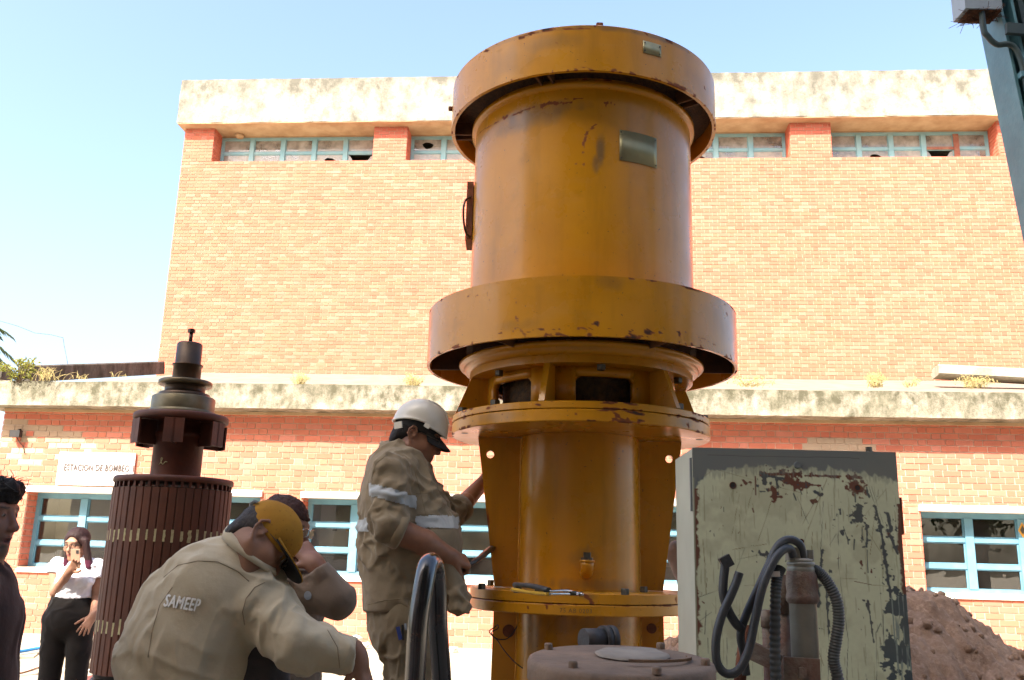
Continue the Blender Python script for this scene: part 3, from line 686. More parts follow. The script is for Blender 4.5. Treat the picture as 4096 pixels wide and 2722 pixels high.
# lower shroud (air outlet ring)
lsh = skin('lower_shroud', [(.597, 2.716), (.797, 2.716), (.797, 2.440), (.783, 2.440), (.783, 2.690), (.60, 2.690)],
     scars(.797, 1.742, 1.742, 1650, 1000, [(725,468,735,540,9,.62),(735,540,700,570,9,.62),(735,540,790,600,7,.55),(565,590,560,615,6,.9),(600,590,625,575,7,.85),(570,560,640,550,4,.6),(795,573,815,573,4,.85),(845,560,850,560,6,.9),(885,557,905,556,7,.9),(955,555,1025,552,5,.88),(1150,548,1165,548,6,.9),(1190,549,1250,549,5,.85),(1340,553,1400,553,2.5,.7),(1265,508,1295,518,10,1),(1525,570,1530,610,9,1),(1590,600,1596,606,6,.95),(1555,560,1575,558,4,.9),(1630,570,1640,580,12,.95),(1650,578,1675,578,8,.95),(1725,580,1745,582,6,.95),(1855,570,1862,588,8,.95),(1905,580,1912,586,5,.9),(1940,595,2050,625,2,.7),(2060,640,2140,680,2,.7),(1890,655,1910,658,5,.9),(2005,635,2012,638,4,.9),(520,290,540,360,5,.55),(600,320,605,350,5,.5),(712,330,716,375,6,.6),(512,325,515,360,3,.5),(905,432,908,434,6,.6),(385,325,400,320,6,.8),(445,322,452,318,5,.8),(235,400,270,390,5,.5),(1455,240,1490,270,9,.4),(620,315,680,300,3,.4),(2020,400,2025,480,6,.45),(2190,440,2195,470,8,.7),(2170,380,2180,384,5,.8),(2215,730,2222,760,7,.9)]), 420,
     [(2.714,.014,1.0), (2.444,.018,1.0)], dirt=[(.08,2.69,.10,.05,.35), (-.45,2.5,.15,.03,.35), (.9,2.6,.25,.1,.3)])
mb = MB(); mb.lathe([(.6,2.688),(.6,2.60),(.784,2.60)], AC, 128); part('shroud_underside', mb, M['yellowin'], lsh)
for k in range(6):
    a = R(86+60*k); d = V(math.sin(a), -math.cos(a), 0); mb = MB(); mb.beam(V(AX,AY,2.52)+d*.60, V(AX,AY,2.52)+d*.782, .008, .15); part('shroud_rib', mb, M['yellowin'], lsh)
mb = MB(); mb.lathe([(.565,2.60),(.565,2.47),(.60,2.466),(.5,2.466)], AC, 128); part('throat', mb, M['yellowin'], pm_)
mb = MB(); mb.lathe([(.55,2.468),(.618,2.468),(.630,2.460),(.632,2.450),(.625,2.440),(.606,2.438),(.606,2.432),(.600,2.418),(.585,2.409),(.5,2.409)], AC, 200); o = part('seat_moulding', mb, M['yellow'], pm_)
# upper shroud (fan hood)
ush = skin('upper_shroud', [(.0, 4.040), (.45, 4.033), (.716, 4.013), (.725, 4.005), (.725, 3.765), (.706, 3.765), (.706, 3.985), (.30, 3.995)],
     scars(.725, 1.742, 1.742, 1650, 0, [(760,262,820,245,12,.9),(500,365,530,350,8,.9),(840,232,1000,205,5,.8),(1040,205,1260,205,5,.75),(1000,295,1010,300,14,.45),(1640,295,1645,300,7,.5),(595,355,620,350,12,.4),(690,470,700,480,14,.35),(275,650,278,655,5,.95),(315,690,318,694,4,.9),(285,735,300,780,3,.8),(310,545,320,530,5,.9),(1305,295,1312,305,9,.4),(800,300,830,295,10,.35),(1765,360,1770,365,6,.5),(2035,615,2040,622,7,.9)]), 360,
     [(4.003,.022,1.0), (3.77,.02,.8)], dirt=[(-.30,3.93,.3,.06,.45), (0,3.995,.9,.02,.8), (-.6,3.87,.2,.1,.3), (.9,3.87,.2,.08,.2)])
mb = MB(); mb.lathe([(.58,3.77),(.592,3.83),(.706,3.87)], AC, 128); part('guard', mb, M['guard'], ush)
mb = MB(); mb.lathe([(.586,3.778),(.610,3.778),(.610,3.752),(.588,3.745)], AC, 160); part('casing_collar', mb, M['yellow'], pm_)
for k in range(5):
    a = R(-21+72*k); d = V(math.sin(a), -math.cos(a), 0)
    for s_ in (-.03, .03):
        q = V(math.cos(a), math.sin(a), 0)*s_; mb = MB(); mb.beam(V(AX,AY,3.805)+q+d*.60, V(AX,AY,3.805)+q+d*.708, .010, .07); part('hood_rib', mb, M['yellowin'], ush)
mb = MB(); mb.beam(V(AX+.03,AY-.66,4.01), V(AX+.03,AY-.66,4.055), .034, .03, (0,1,0), .005); part('lifting_lug', mb, M['rust'], ush)
mb = MB(); mb.tube([V(AX-.72,AY-.05,3.90), V(AX-.745,AY-.05,3.90)], .014, 8); part('hood_bolt', mb, M['rust'], ush)
# nameplates, bent to the casing
def curved_plate(name, th0, th1, z0, z1, r, parent, n=10):
    mb = MB(); vs = []
    for rr in (r, r+.003):
        for z in (z0, z1):
            for i in range(n+1):
                a = th0+(th1-th0)*i/n; vs.append((AX+rr*math.sin(a), AY-rr*math.cos(a), z))
    m = n+1; fs = []
    for i in range(n): fs += [(2*m+i,2*m+i+1,3*m+i+1,3*m+i), (i,m+i,m+i+1,i+1), (i,i+1,2*m+i+1,2*m+i), (m+i,3*m+i,3*m+i+1,m+i+1)]
    fs += [(0,2*m,3*m,m),(n,m+n,3*m+n,2*m+n)]
    mb.add(vs, fs, True); o = part(name, mb, M['plate'], parent)
    for (a, z) in ((th0+.012,z0+.012),(th1-.012,z0+.012),(th0+.012,z1-.012),(th1-.012,z1-.012)):
        d = V(math.sin(a),-math.cos(a),0); mb = MB(); mb.tube([V(AX,AY,z)+d*(r+.002), V(AX,AY,z)+d*(r+.006)], .004, 6); part('rivet', mb, M['darkbolt'], o)
    return o
curved_plate('nameplate', .235, .595, 3.375, 3.535, .589, pm_)
curved_plate('nameplate', .335, .475, 3.89, 3.955, .726, ush)
# terminal strip and cable on the far left flank
mb = MB(); mb.box((AX-.625,AY-.05,3.14),(AX-.590,AY+.13,3.47)); tb = part('terminal_board', mb, M['rust'], pm_)
mb = MB(); mb.tube(spline([V(AX-.608,AY-.05,3.38),V(AX-.63,AY-.09,3.34),V(AX-.637,AY-.10,3.27),V(AX-.625,AY-.08,3.18),V(AX-.60,AY-.05,3.15)]), .006, 8); part('cable', mb, M['blackmetal'], tb)
# lantern between motor and stand
def arc_shell(r0_, r1_, z0, z1, th0, th1, n, mb):
    for i in range(n):
        a, b = th0+(th1-th0)*i/n, th0+(th1-th0)*(i+1)/n
        vs = [(AX+r*math.sin(t_), AY-r*math.cos(t_), z) for z in (z0, z1) for r in (r0_, r1_) for t_ in (a, b)]
        mb.add(vs, [(2,3,7,6),(0,4,5,1),(0,1,3,2),(4,6,7,5)]+([(0,2,6,4)] if i == 0 else [])+([(1,5,7,3)] if i == n-1 else []), True)
mb = MB(); ZL0, ZL1 = 2.181, 2.372
for k in range(6):
    c0 = R(-20+60*k); arc_shell(.455,.485,ZL0,ZL1,c0-R(13),c0+R(13),8,mb)
    arc_shell(.455,.485,ZL1-.045,ZL1-.0005,c0+R(13.0),c0+R(47.0),10,mb)
    for s_ in (-1, 1):                                   # rounded upper corners of the openings
        base = c0+R(30)+s_*R(17)
        for q in range(5):
            w_ = .030*(1-math.sqrt(1-(1-(q+.5)/5)**2)); a1 = base-s_*R(3.4*(q)/5); a2 = base-s_*R(3.4*(q+1)/5)
            arc_shell(.4552,.4848,ZL1-.0451-w_,ZL1-.045,min(a1,a2),max(a1,a2),1,mb)
dr = part('lantern', mb, M['yellow'], pm_); setatt(dr.data, 'chip', np.zeros(len(dr.data.vertices))); setatt(dr.data, 'dirt', np.zeros(len(dr.data.vertices)))
mb = MB(); mb.lathe([(.0,2.184),(.17,2.184),(.17,2.215),(.14,2.23),(.14,2.36),(.10,2.37),(.10,2.40)], AC, 48); part('coupling', mb, M['darkbolt'], pm_)
mb = MB(); mb.lathe([(.40,2.184),(.40,2.40)], AC, 48); part('lantern_dark_sleeve', mb, M['lanterndark'], pm_)  # dark sleeve added to block light coming through the lantern openings
skin('lantern_flange', [(.48,2.372),(.574,2.372),(.574,2.408),(.50,2.408)], (), 200, [(2.372,.01,.5)])
for k in range(6):
    a = R(-20+60*k); d = V(math.sin(a), -math.cos(a), 0); q = V(math.cos(a), math.sin(a), 0)*.014; o_ = V(AX,AY,0)
    pts = [(.484,2.183),(.648,2.183),(.572,2.371),(.484,2.371)]
    vs = [o_+d*r_+V(0,0,z_)+s_*q for s_ in (-1,1) for r_, z_ in pts]
    mb = MB(); mb.add(vs, [(0,1,2,3),(7,6,5,4),(0,4,5,1),(1,5,6,2),(2,6,7,3),(3,7,4,0)]); part('gusset', mb, M['yellow'], pm_)
# flange pair at the top of the stand
skin('flange', [(.40,2.1795),(.652,2.1795),(.655,2.1765),(.655,2.149),(.652,2.1465),(.2,2.1465)], [(-.40,2.165,-.36,2.16,.006,1), (.1,2.17,.14,2.168,.004,.9), (-.80,2.165,-.7,2.165,.008,.7)], 300, [(2.176,.012,1.0), (2.149,.008,.9)])
skin('flange', [(.2,2.1435),(.652,2.1435),(.655,2.140),(.655,2.092),(.652,2.088),(.28,2.088)], [(.16,2.125,.19,2.11,.014,.8), (.13,2.105,.24,2.100,.009,.8), (.24,2.12,.245,2.10,.008,.8), (.27,2.135,.38,2.13,.005,1), (-.1,2.13,-.11,2.115,.005,.8), (-.65,2.13,-.66,2.12,.008,.7), (.78,2.12,.80,2.10,.012,.9), (-.03,2.09,.02,2.09,.006,1), (.34,2.105,.37,2.103,.006,1)], 300, [(2.140,.009,1.0), (2.092,.012,.9)], dirt=[(-.7,2.12,.2,.03,.5), (.75,2.12,.12,.03,.7)])
mb = MB()
for a in (-76, 77):
    d = V(math.sin(R(a)), -math.cos(R(a)), 0); mb.lathe([(.0,2.0865),(.018,2.0865)], (AX+d[0]*.60, AY+d[1]*.60), 12)
part('bolt_hole', mb, M['blackmetal'], pm_)
def hexbolt(p, r, h, mat, parent, name='bolt', ax=(0,0,1), sides=6):
    mb = MB(); p = np.asarray(p, float); ax = nrm(ax); mb.tube([p, p+ax*h*.9], r, sides, smooth=False); mb.tube([p+ax*h*.899, p+ax*h], [r*.97, r*.85], sides, smooth=False); return part(name, mb, mat, parent)
for a, z, rr in ((-46,2.181,.60),(43,2.181,.62),(-74,2.181,.62),(78,2.181,.62)):
    hexbolt((AX+rr*math.sin(R(a)), AY-rr*math.cos(R(a)), z), .026, .030, M['darkbolt'], pm_)
for a in (-52, 6, 60): hexbolt((AX+.53*math.sin(R(a)), AY-.53*math.cos(R(a)), 2.371), .022, .026, M['darkbolt'], pm_, ax=(0,0,-1))
# stand: pipe, side ribs, weld beads
skin('stand_pipe', [(.297,1.351),(.297,2.087)], [(-.3,1.44,-.2,1.43,.006,.4)], 200, [(2.08,.02,.4), (1.355,.02,.5)], dirt=[(.0,1.50,.22,.06,.5), (.2,1.38,1.2,.03,.5)])
def rib(name, sx, zb, zt, rb, rt, y, hole=None, n=60):
    """radial plate with a drilled hole: outline split around the hole"""
    mb = MB(); r_in = .294
    outer = [(r_in, zb), (rb, zb), (rt, zt), (r_in, zt)]
    if hole is None:
        mb.prism([(AX+sx*a, b) for a, b in outer], 'y', y-.014, y+.014)
    else:
        hx, hz, hr = hole; m = 24
        ring = [(hx+hr*math.cos(2*math.pi*i/m+math.pi/4*5), hz+hr*math.sin(2*math.pi*i/m+math.pi/4*5)) for i in range(m)]
        vs = []; 
        out = []
        for i in range(m):                               # match points on the outline
            k = i*4//m; f_ = (i*4/m)-k; p, q = outer[k], outer[(k+1) % 4]; out.append((p[0]+(q[0]-p[0])*f_, p[1]+(q[1]-p[1])*f_))
        for yy in (y-.014, y+.014):
            for a, b in out: vs.append((AX+sx*a, yy, b))
            for a, b in ring: vs.append((AX+sx*a, yy, b))
        fs = []
        for i in range(m):
            j = (i+1) % m
            fs += [(i, j, m+j, m+i), (2*m+i, 3*m+i, 3*m+j, 2*m+j), (m+i, m+j, 3*m+j, 3*m+i), (i, 2*m+i, 2*m+j, j)]
        mb.add(vs, fs)
    o = part(name, mb, M['yellow'], pm_); me = o.data
    bm = bmesh.new(); bm.from_mesh(me); bmesh.ops.subdivide_edges(bm, edges=bm.edges, cuts=6, use_grid_fill=True); bm.to_mesh(me); bm.free()
    v = np.zeros(len(me.vertices)*3); me.vertices.foreach_get('co', v); v = v.reshape(-1,3)
    eo = np.abs(v[:,0])-(rb+(rt-rb)*np.clip((v[:,2]-zb)/(zt-zb),0,1)); nz = fbm(np.stack([v[:,0]*20, v[:,2]*20, 0*v[:,0]],1), 4, 8)
    setatt(me, 'chip', np.clip((nz-.0)*2.2,0,1)*np.clip(1.2+eo/.02,0,1)*.95); setatt(me, 'dirt', np.clip(nz*1.4,0,1)*np.clip(1-(v[:,2]-zb)/.08,0,1)); return o
rib('rib', -1, 1.352, 2.087, .415, .520, AY, (.455, 2.00, .019))
rib('rib', 1, 1.352, 2.087, .415, .520, AY, (.455, 2.00, .019))
M['weld'] = varied('weld_bead', (.60,.30,.04), (.50,.22,.02), 60, .5, bump=1.0, bscale=60)
def weld(p, q, r, parent, n=90):
    p = np.asarray(p, float); q = np.asarray(q, float); t_ = np.linspace(0,1,n)[:,None]; pts = p+(q-p)*t_+np.random.default_rng(4).normal(0,.0006,(n,3))
    mb = MB(); mb.tube(pts, r*(1+.18*np.sin(np.arange(n)*1.9)), 6); part('weld', mb, M['weld'], parent)
for sx in (-1, 1): weld((AX+sx*.298, AY-.018, 1.356), (AX+sx*.298, AY-.018, 2.084), .006, pm_)
# drain elbow with square plug
dx = AX+.012; fy = AY-.297
mb = MB(); mb.tube([V(dx,fy+.01,1.435),V(dx,fy-.02,1.437),V(dx,fy-.038,1.45),V(dx,fy-.043,1.468),V(dx,fy-.043,1.482)], [.031,.030,.030,.030,.032], 16); el_ = part('drain_elbow', mb, M['yellow'], pm_)
mb = MB(); mb.tube([V(dx,fy-.043,1.482),V(dx,fy-.043,1.492)], .034, 16); part('elbow_rim', mb, M['yellow'], el_)
mb = MB(); mb.tube([V(dx,fy-.043,1.492),V(dx,fy-.043,1.503)], .028, 8, smooth=False); mb.beam(V(dx,fy-.043,1.503), V(dx,fy-.043,1.526), .032, .032, (0,1,0), .003); part('plug', mb, M['darkbolt'], el_)
# lower flange pair
lf1 = skin('flange', [(.28,1.3505),(.530,1.3505),(.533,1.347),(.533,1.307),(.530,1.3045),(.2,1.3045)], [(-.03,1.34,.03,1.32,.012,.8), (.02,1.31,.03,1.308,.008,.9), (.9,1.33,.92,1.32,.01,.6)], 260, [(1.349,.006,.5), (1.305,.005,.6)], dirt=[(.0,1.335,.10,.02,.7)])
lf2 = skin('flange', [(.2,1.3015),(.530,1.3015),(.533,1.298),(.533,1.258),(.530,1.254),(.28,1.254)], [(-.5,1.285,-.52,1.27,.006,.8), (-.33,1.29,-.34,1.28,.005,.8), (.45,1.29,.47,1.275,.006,.8)], 260, [(1.30,.006,.7), (1.256,.006,.5)])
v, f = text_mesh('75 AB 0203', .026, 0, 0, .0006, 1.15); v[:,0] -= v[:,0].max()/2
aa = -.10+v[:,0]/.533; mb = MB(); mb.add(np.stack([AX+(.5335+v[:,2])*np.sin(aa), AY-(.5335+v[:,2])*np.cos(aa), 1.268+v[:,1]], 1), f)
M['stamp'] = varied('dark_stamp', (.10,.055,.02), (.16,.09,.03), 60, .7); part('stamped_number', mb, M['stamp'], lf2)
for (px, py) in ((1927,2352),(1962,2335),(2070,2366),(2155,2372),(2500,2374),(2575,2364)):
    p = atz(px, py+6, 1.351); hexbolt((p[0], p[1], 1.3508), .019, .026, M['darkbolt'], pm_)
mb = MB()
# foot below the flange
skin('foot_pipe', [(.300,0.0),(.300,1.252)], (), 160, [(1.25,.03,.5)], dirt=[(-.9,1.15,.3,.15,.8), (.0,1.2,2,.05,.5)], step=.02)
rib('foot_rib', -1, 0.0, 1.2535, .43, .415, AY); rib('foot_rib', 1, 0.0, 1.2535, .43, .415, AY)
for sx in (-1, 1): weld((AX+sx*.301, AY-.018, .6), (AX+sx*.301, AY-.018, 1.25), .005, pm_, 60)
mb = MB(); mb.lathe([(0,0),(.6,0),(.6,.03),(0,.03)], AC, 48); part('base_plate', mb, M['yellow'], pm_)
c_ = at(2607,2515,AY-.02); mb = MB(); mb.tube([V(c_[0],AY-.0135,c_[2]),V(c_[0],AY-.018,c_[2])], .024, 20); part('blind_plug', mb, M['rust'], pm_)
c_ = at(2035,2525,AY-.02); mb = MB(); mb.tube([V(c_[0],AY-.0135,c_[2]),V(c_[0],AY-.017,c_[2])], .030, 20); part('blind_plug', mb, M['rust'], pm_)
# loose tie wire
yw = AY-.03
wp = [at(2085,2470,yw),at(2060,2520,yw),at(2030,2555,yw),at(1995,2558,yw),at(1975,2548,yw),at(1958,2530,yw),at(1962,2520,yw),at(1978,2510,yw),at(1990,2500,yw),at(1992,2515,yw-.02),at(1968,2528,yw-.02),at(1972,2545,yw-.02),at(1992,2565,yw-.03),at(2015,2600,yw-.05),at(2060,2650,yw-.08),at(2110,2685,yw-.12),at(2160,2705,yw-.2),at(2200,2740,yw-.3)]
mb = MB(); mb.tube(spline(wp, 4), .0028, 5); o = part('tie_wire', mb, M['blackmetal'], None); tag(o, 'thin dark wire looped on the lower stand of the yellow motor', 'wire')
# pliers lying on the flange
M['grip'] = varied('black_grip', (.025,.025,.025), (.05,.05,.045), 20, .5); M['gripy'] = varied('yellow_grip', (.55,.32,.02), (.45,.25,.02), 20, .5); M['chrome'] = varied('bright_steel', (.55,.54,.52), (.38,.37,.35), 30, .25, 1.0)
pl0 = atz(2060, 2346, 1.384); pl1 = atz(2195, 2366, 1.378); pl2 = atz(2330, 2378, 1.365); dn = nrm(pl1-pl0)
pl = thing('pliers', 'locking pliers with black and yellow grips lying on the yellow flange', 'pliers', (pl1[0], pl1[1], 1.351))
side = nrm(np.cross(dn, (0,0,1)))
for s_ in (0, 1):
    mb = MB(); mb.tube(spline([pl0+V(0,0,.006-.018*s_)+side*.01*s_, (pl0+pl1)/2+V(0,0,.010-.024*s_), pl1+V(0,0,.004-.014*s_)], 6), .0125-.003*s_, 10, flat=.8); part('grip', mb, M['gripy' if s_ else 'grip'], pl)
mb = MB(); mb.tube(spline([pl1, pl1*.5+pl2*.5+V(0,0,.008), pl2-dn*.03, pl2], 5), [.006]*5+[.008]*5+[.012,.013,.013,.012,.008,.004], 10, flat=.7); part('jaw', mb, M['chrome'], pl)
mb = MB(); mb.tube(spline([pl1-V(0,0,.010), pl1*.5+pl2*.5-V(0,0,.004), pl2-dn*.02-V(0,0,.003)], 5), .005, 8); part('lever', mb, M['chrome'], pl)
mb = MB(); pj = pl1*.3+pl2*.7; mb.tube([pj+side*.012-V(0,0,.0), pj-side*.012], .009, 10); part('rivet', mb, M['darkbolt'], pl)

# ------------------------------------------------------------------ rotor standing on its blue stand
RX, RY = -1.795, 4.9; RCt = (RX, RY); k_ = .001362
M['rotor'] = varied('red_rotor_paint', (.09,.024,.010), (.052,.015,.008), 7, .6, bump=.15, bscale=50)
M['rotorbar'] = varied('rotor_bar_paint', (.098,.030,.012), (.066,.021,.010), 5, .62, bump=.2, bscale=40)
M['steel'] = varied('oily_steel', (.12,.095,.055), (.06,.045,.027), 9, .38, .75)
M['oil'] = varied('oiled_shaft', (.075,.045,.025), (.035,.024,.016), 9, .42, .5)
M['steel2'] = varied('turned_steel', (.17,.145,.09), (.10,.085,.05), 8, .42, .6)
M['tape'] = varied('chalky_tape', (.40,.36,.20), (.28,.25,.13), 60, .9)
M['bluepaint'] = varied('blue_paint', (.015,.085,.19), (.012,.06,.14), 9, .5)
rt = thing('rotor', 'dark red slotted motor rotor with greasy stepped shaft standing upright', 'rotor', (RX, RY, 0))
def rz(py): return at(740, py, RY)[2]
ZB, ZT = .885, 1.795
mb = MB(); mb.lathe([(0,ZB-.02),(.285,ZB-.02),(.285,ZT+.005),(0,ZT+.005)], RCt, 96); part('core', mb, M['blackmetal'], rt)
NB = 46; tm = []
for i in range(NB):
    a = 2*math.pi*(i+.5)/NB; d = V(math.sin(a), -math.cos(a), 0); q = V(math.cos(a), math.sin(a), 0); hw = .302*math.sin(math.pi/NB)-.0018; o_ = V(RX,RY,0)
    j = RNG.uniform(-.0012,.0012); mb = MB(); pr = [(-hw,.28),(-hw,.2995+j),(-hw*.8,.3030+j),(hw*.8,.3030+j),(hw,.2995+j),(hw,.28)]
    vs = [o_+q*u_+d*r_+V(0,0,z_) for z_ in (ZB, ZT) for u_, r_ in pr]; n = 6
    mb.add(vs, [(k,(k+1)%n,n+(k+1)%n,n+k) for k in range(n)]+[tuple(range(n)), tuple(range(n,2*n))]); part('bar', mb, M['rotorbar'], rt)
    a2 = a+math.pi/NB; d = V(math.sin(a2), -math.cos(a2), 0); q = V(math.cos(a2), math.sin(a2), 0)
    if d[1] > .25: continue
    for zt_, h_ in ((1.555,.058), (1.108,.068)):
        z_ = zt_+.030*math.sin(a2)*0+RNG.normal(0,.005)-.0; hh = h_*RNG.uniform(.8,1.15)/2; ww = .009*RNG.uniform(.7,1.2); pts = []
        for s_ in (-1, 1):
            for u_ in np.linspace(-1,1,5)*(s_): pts.append((s_*ww*RNG.uniform(.6,1.15), u_*hh))
        vs = [o_+d*(.3035 if e_ else .297)+q*u_+V(0,0,z_+w_) for e_ in (0,1) for u_, w_ in pts]; n = len(pts)
        mb = MB(); mb.add(vs, [(k,(k+1)%n,n+(k+1)%n,n+k) for k in range(n)]+[tuple(range(n,2*n))]); part('slot_wedge', mb, M['tape'], rt)
mb = MB(); mb.lathe([(0,ZT+.03),(.298,ZT+.03),(.306,ZT+.036),(.306,ZT+.056),(.298,ZT+.063),(0,ZT+.063)], RCt, 96); part('end_ring', mb, M['rotor'], rt)
for i in range(NB):
    a = 2*math.pi*(i+.5)/NB; d = V(math.sin(a), -math.cos(a), 0)
    if d[1] < .3: mb = MB(); mb.beam(V(RX,RY,ZT+.018)+d*.275, V(RX,RY,ZT+.018)+d*.297, .012, .027); part('end_bar', mb, M['rotor'], rt)
mb = MB(); mb.lathe([(0,ZB-.10),(.28,ZB-.10),(.30,ZB-.09),(.30,ZB-.045),(.288,ZB-.03),(0,ZB-.03)], RCt, 96); part('end_ring', mb, M['oil'], rt)
zz = [at(700,1200+y/1.96,RY-q)[2] for y, q in ((1345,.3),(1115,.13),(900,.24))]
sh0 = ZT+.06; s_r = .129
mb = MB(); mb.lathe([(s_r,sh0),(s_r,zz[1]+.03),(s_r*1.06,zz[1]+.03),(s_r*1.06,zz[1]+.06),(s_r*.98,zz[1]+.06),(s_r*.98,zz[2]+.01)], RCt, 64); part('shaft', mb, M['rotor'], rt)
mb = MB(); zf = zz[2]-.005; mb.lathe([(.10,zf-.004),(.240,zf-.004),(.248,zf+.004),(.248,zf+.026),(.24,zf+.034),(.1,zf+.034)], RCt, 72); fan = part('fan_disc', mb, M['rotor'], rt)
for i in range(6):
    a = R(12+60*i); d = V(math.sin(a), -math.cos(a), 0); mb = MB(); c0 = V(RX,RY,zf-.072); mb.beam(c0+d*.13, c0+d*.243, .012, .130); 
    q = V(math.cos(a), math.sin(a), 0); mb.beam(c0+d*.238-q*.05, c0+d*.238+q*.05, .010, .128); part('fan_blade', mb, M['rotor'], fan)
prof = [(.13,zf+.034),(.180,zf+.034),(.180,zf+.052),(.166,zf+.056),(.166,zf+.062),(.166,zf+.128),(.160,zf+.134),(.135,zf+.134)]
mb = MB(); mb.lathe(prof, RCt, 72); part('bearing_collar', mb, M['steel2'], rt)
z1 = zf+.134; mb = MB(); mb.lathe([(.134,z1),(.134,z1+.018),(.128,z1+.022),(.106,z1+.022),(.106,z1+.055),(.112,z1+.06)], RCt, 64); part('shaft_neck', mb, M['oil'], rt)
z2 = z1+.060; mb = MB(); mb.lathe([(.108,z2),(.138,z2+.004),(.142,z2+.010),(.142,z2+.026),(.134,z2+.032),(.07,z2+.036)], RCt, 64); part('thrust_disc', mb, M['steel'], rt)
z3 = z2+.034; mb = MB(); mb.lathe([(.075,z3),(.075,z3+.082),(.082,z3+.084),(.082,z3+.090),(.069,z3+.092),(.068,z3+.205),(.062,z3+.213),(0,z3+.213)], RCt, 56); part('shaft_end', mb, M['oil'], rt)
z4 = z3+.211; mb = MB(); mb.tube([V(RX,RY,z4),V(RX,RY,z4+.065)], .0105, 10); b_ = part('eye_bolt', mb, M['oil'], rt); hexbolt((RX,RY,z4+.063), .021, .022, M['oil'], b_, 'bolt_head')
ROTOR_TOP = z4+.11
# chalk squiggle on the shaft
a_ = R(-22); pts = []
for (u_, w_) in ((0,.0),(.012,.018),(.018,.034),(.010,.036),(.012,.018),(.022,.004),(.030,.010),(.036,.018),(.046,.016)):
    t_ = a_+u_/s_r; pts.append(V(RX+(s_r+.0015)*math.sin(t_), RY-(s_r+.0015)*math.cos(t_), sh0+.065+w_))
mb = MB(); mb.tube(spline(pts,4), .0022, 5); part('chalk_mark', mb, M['tape'], rt)
st = thing('rotor_stand', 'blue painted steel stand under the dark red rotor', 'stand', (RX, RY, 0))
mb = MB(); mb.lathe([(.0,ZB-.16),(.27,ZB-.16),(.29,ZB-.15),(.29,ZB-.105),(0,ZB-.102)], RCt, 64); part('seat_ring', mb, M['bluepaint'], st)
for i in range(4):
    a = R(45+90*i); d = V(math.sin(a), -math.cos(a), 0); mb = MB(); mb.beam(V(RX,RY,.0)+d*.36, V(RX,RY,ZB-.16)+d*.24, .08, .08); part('leg', mb, M['bluepaint'], st)
# ------------------------------------------------------------------ scratched green cabinet
t = Mt('cabinet_enamel', rough=.5, spec=.4, coat=.1)
c = t.attr('pcol', 'Color'); c = t.mix(t.ramp(t.noise(4, 6), .4, .75, 0, .18), c, (.34,.33,.21)); t.base(c)
t.rough(t.ramp(t.noise(6, 5), .3, .7, .35, .6)); t.bump(t.noise(14, 4), .04, .01); M['cabinet'] = t.m
M['cabgreen'] = varied('pale_green_enamel', (.36,.38,.22), (.30,.31,.18), 5, .5)
M['cabgrey'] = varied('grey_primer', (.115,.13,.13), (.16,.17,.165), 9, .55)
M['greyside'] = varied('greyed_green_enamel', (.46,.47,.37), (.39,.39,.30), 3, .55)
CW, CDp, CT, CB = .672, .36, 1.868, .10
cb = thing('control_cabinet', 'scratched pale green steel cabinet with grey top edge', 'cabinet', (.611, 3.0, 0), R(-1.5))
nx, nv = 336, 480; vh = .96
U, Vv = np.meshgrid(np.linspace(0, CW, nx), np.linspace(0, vh, nv)); u_ = U.ravel(); v_ = Vv.ravel()
def zx(X, Y):                                            # from the study crop to metres on the panel
    l = 163+(Y-75)*.035; r_ = 1488+(Y-75)*.075; return (X-l)/(r_-l)*CW, (Y-75)/1965.
P2 = np.stack([u_*1, v_*1, 0*u_], 1)
nA = fbm(P2*28, 5, 1); nB = fbm(P2*90, 4, 2); nC = fbm(P2*7, 5, 3); nD = fbm(P2*V(60, 6, 1), 4, 6); nE = fbm(P2*V(200, 14, 1), 3, 12)
col = np.tile(V(.55,.58,.39), (nx*nv, 1)); col *= (1+.10*nC+.05*nB)[:, None]
def lay(mask, c_): 
    m = np.clip(mask, 0, 1)[:, None]; col[:] = col*(1-m)+V(*c_)*m
lay(np.clip((nC+.25*nA-.15)*1.6, 0, .35), (.27,.25,.15))
lay(np.clip((nE-.42)*5, 0, .5), (.24,.22,.12)); 
RUST, SLATE, TAN, GREY = (.125,.045,.028), (.055,.065,.072), (.17,.12,.05), (.125,.14,.14)
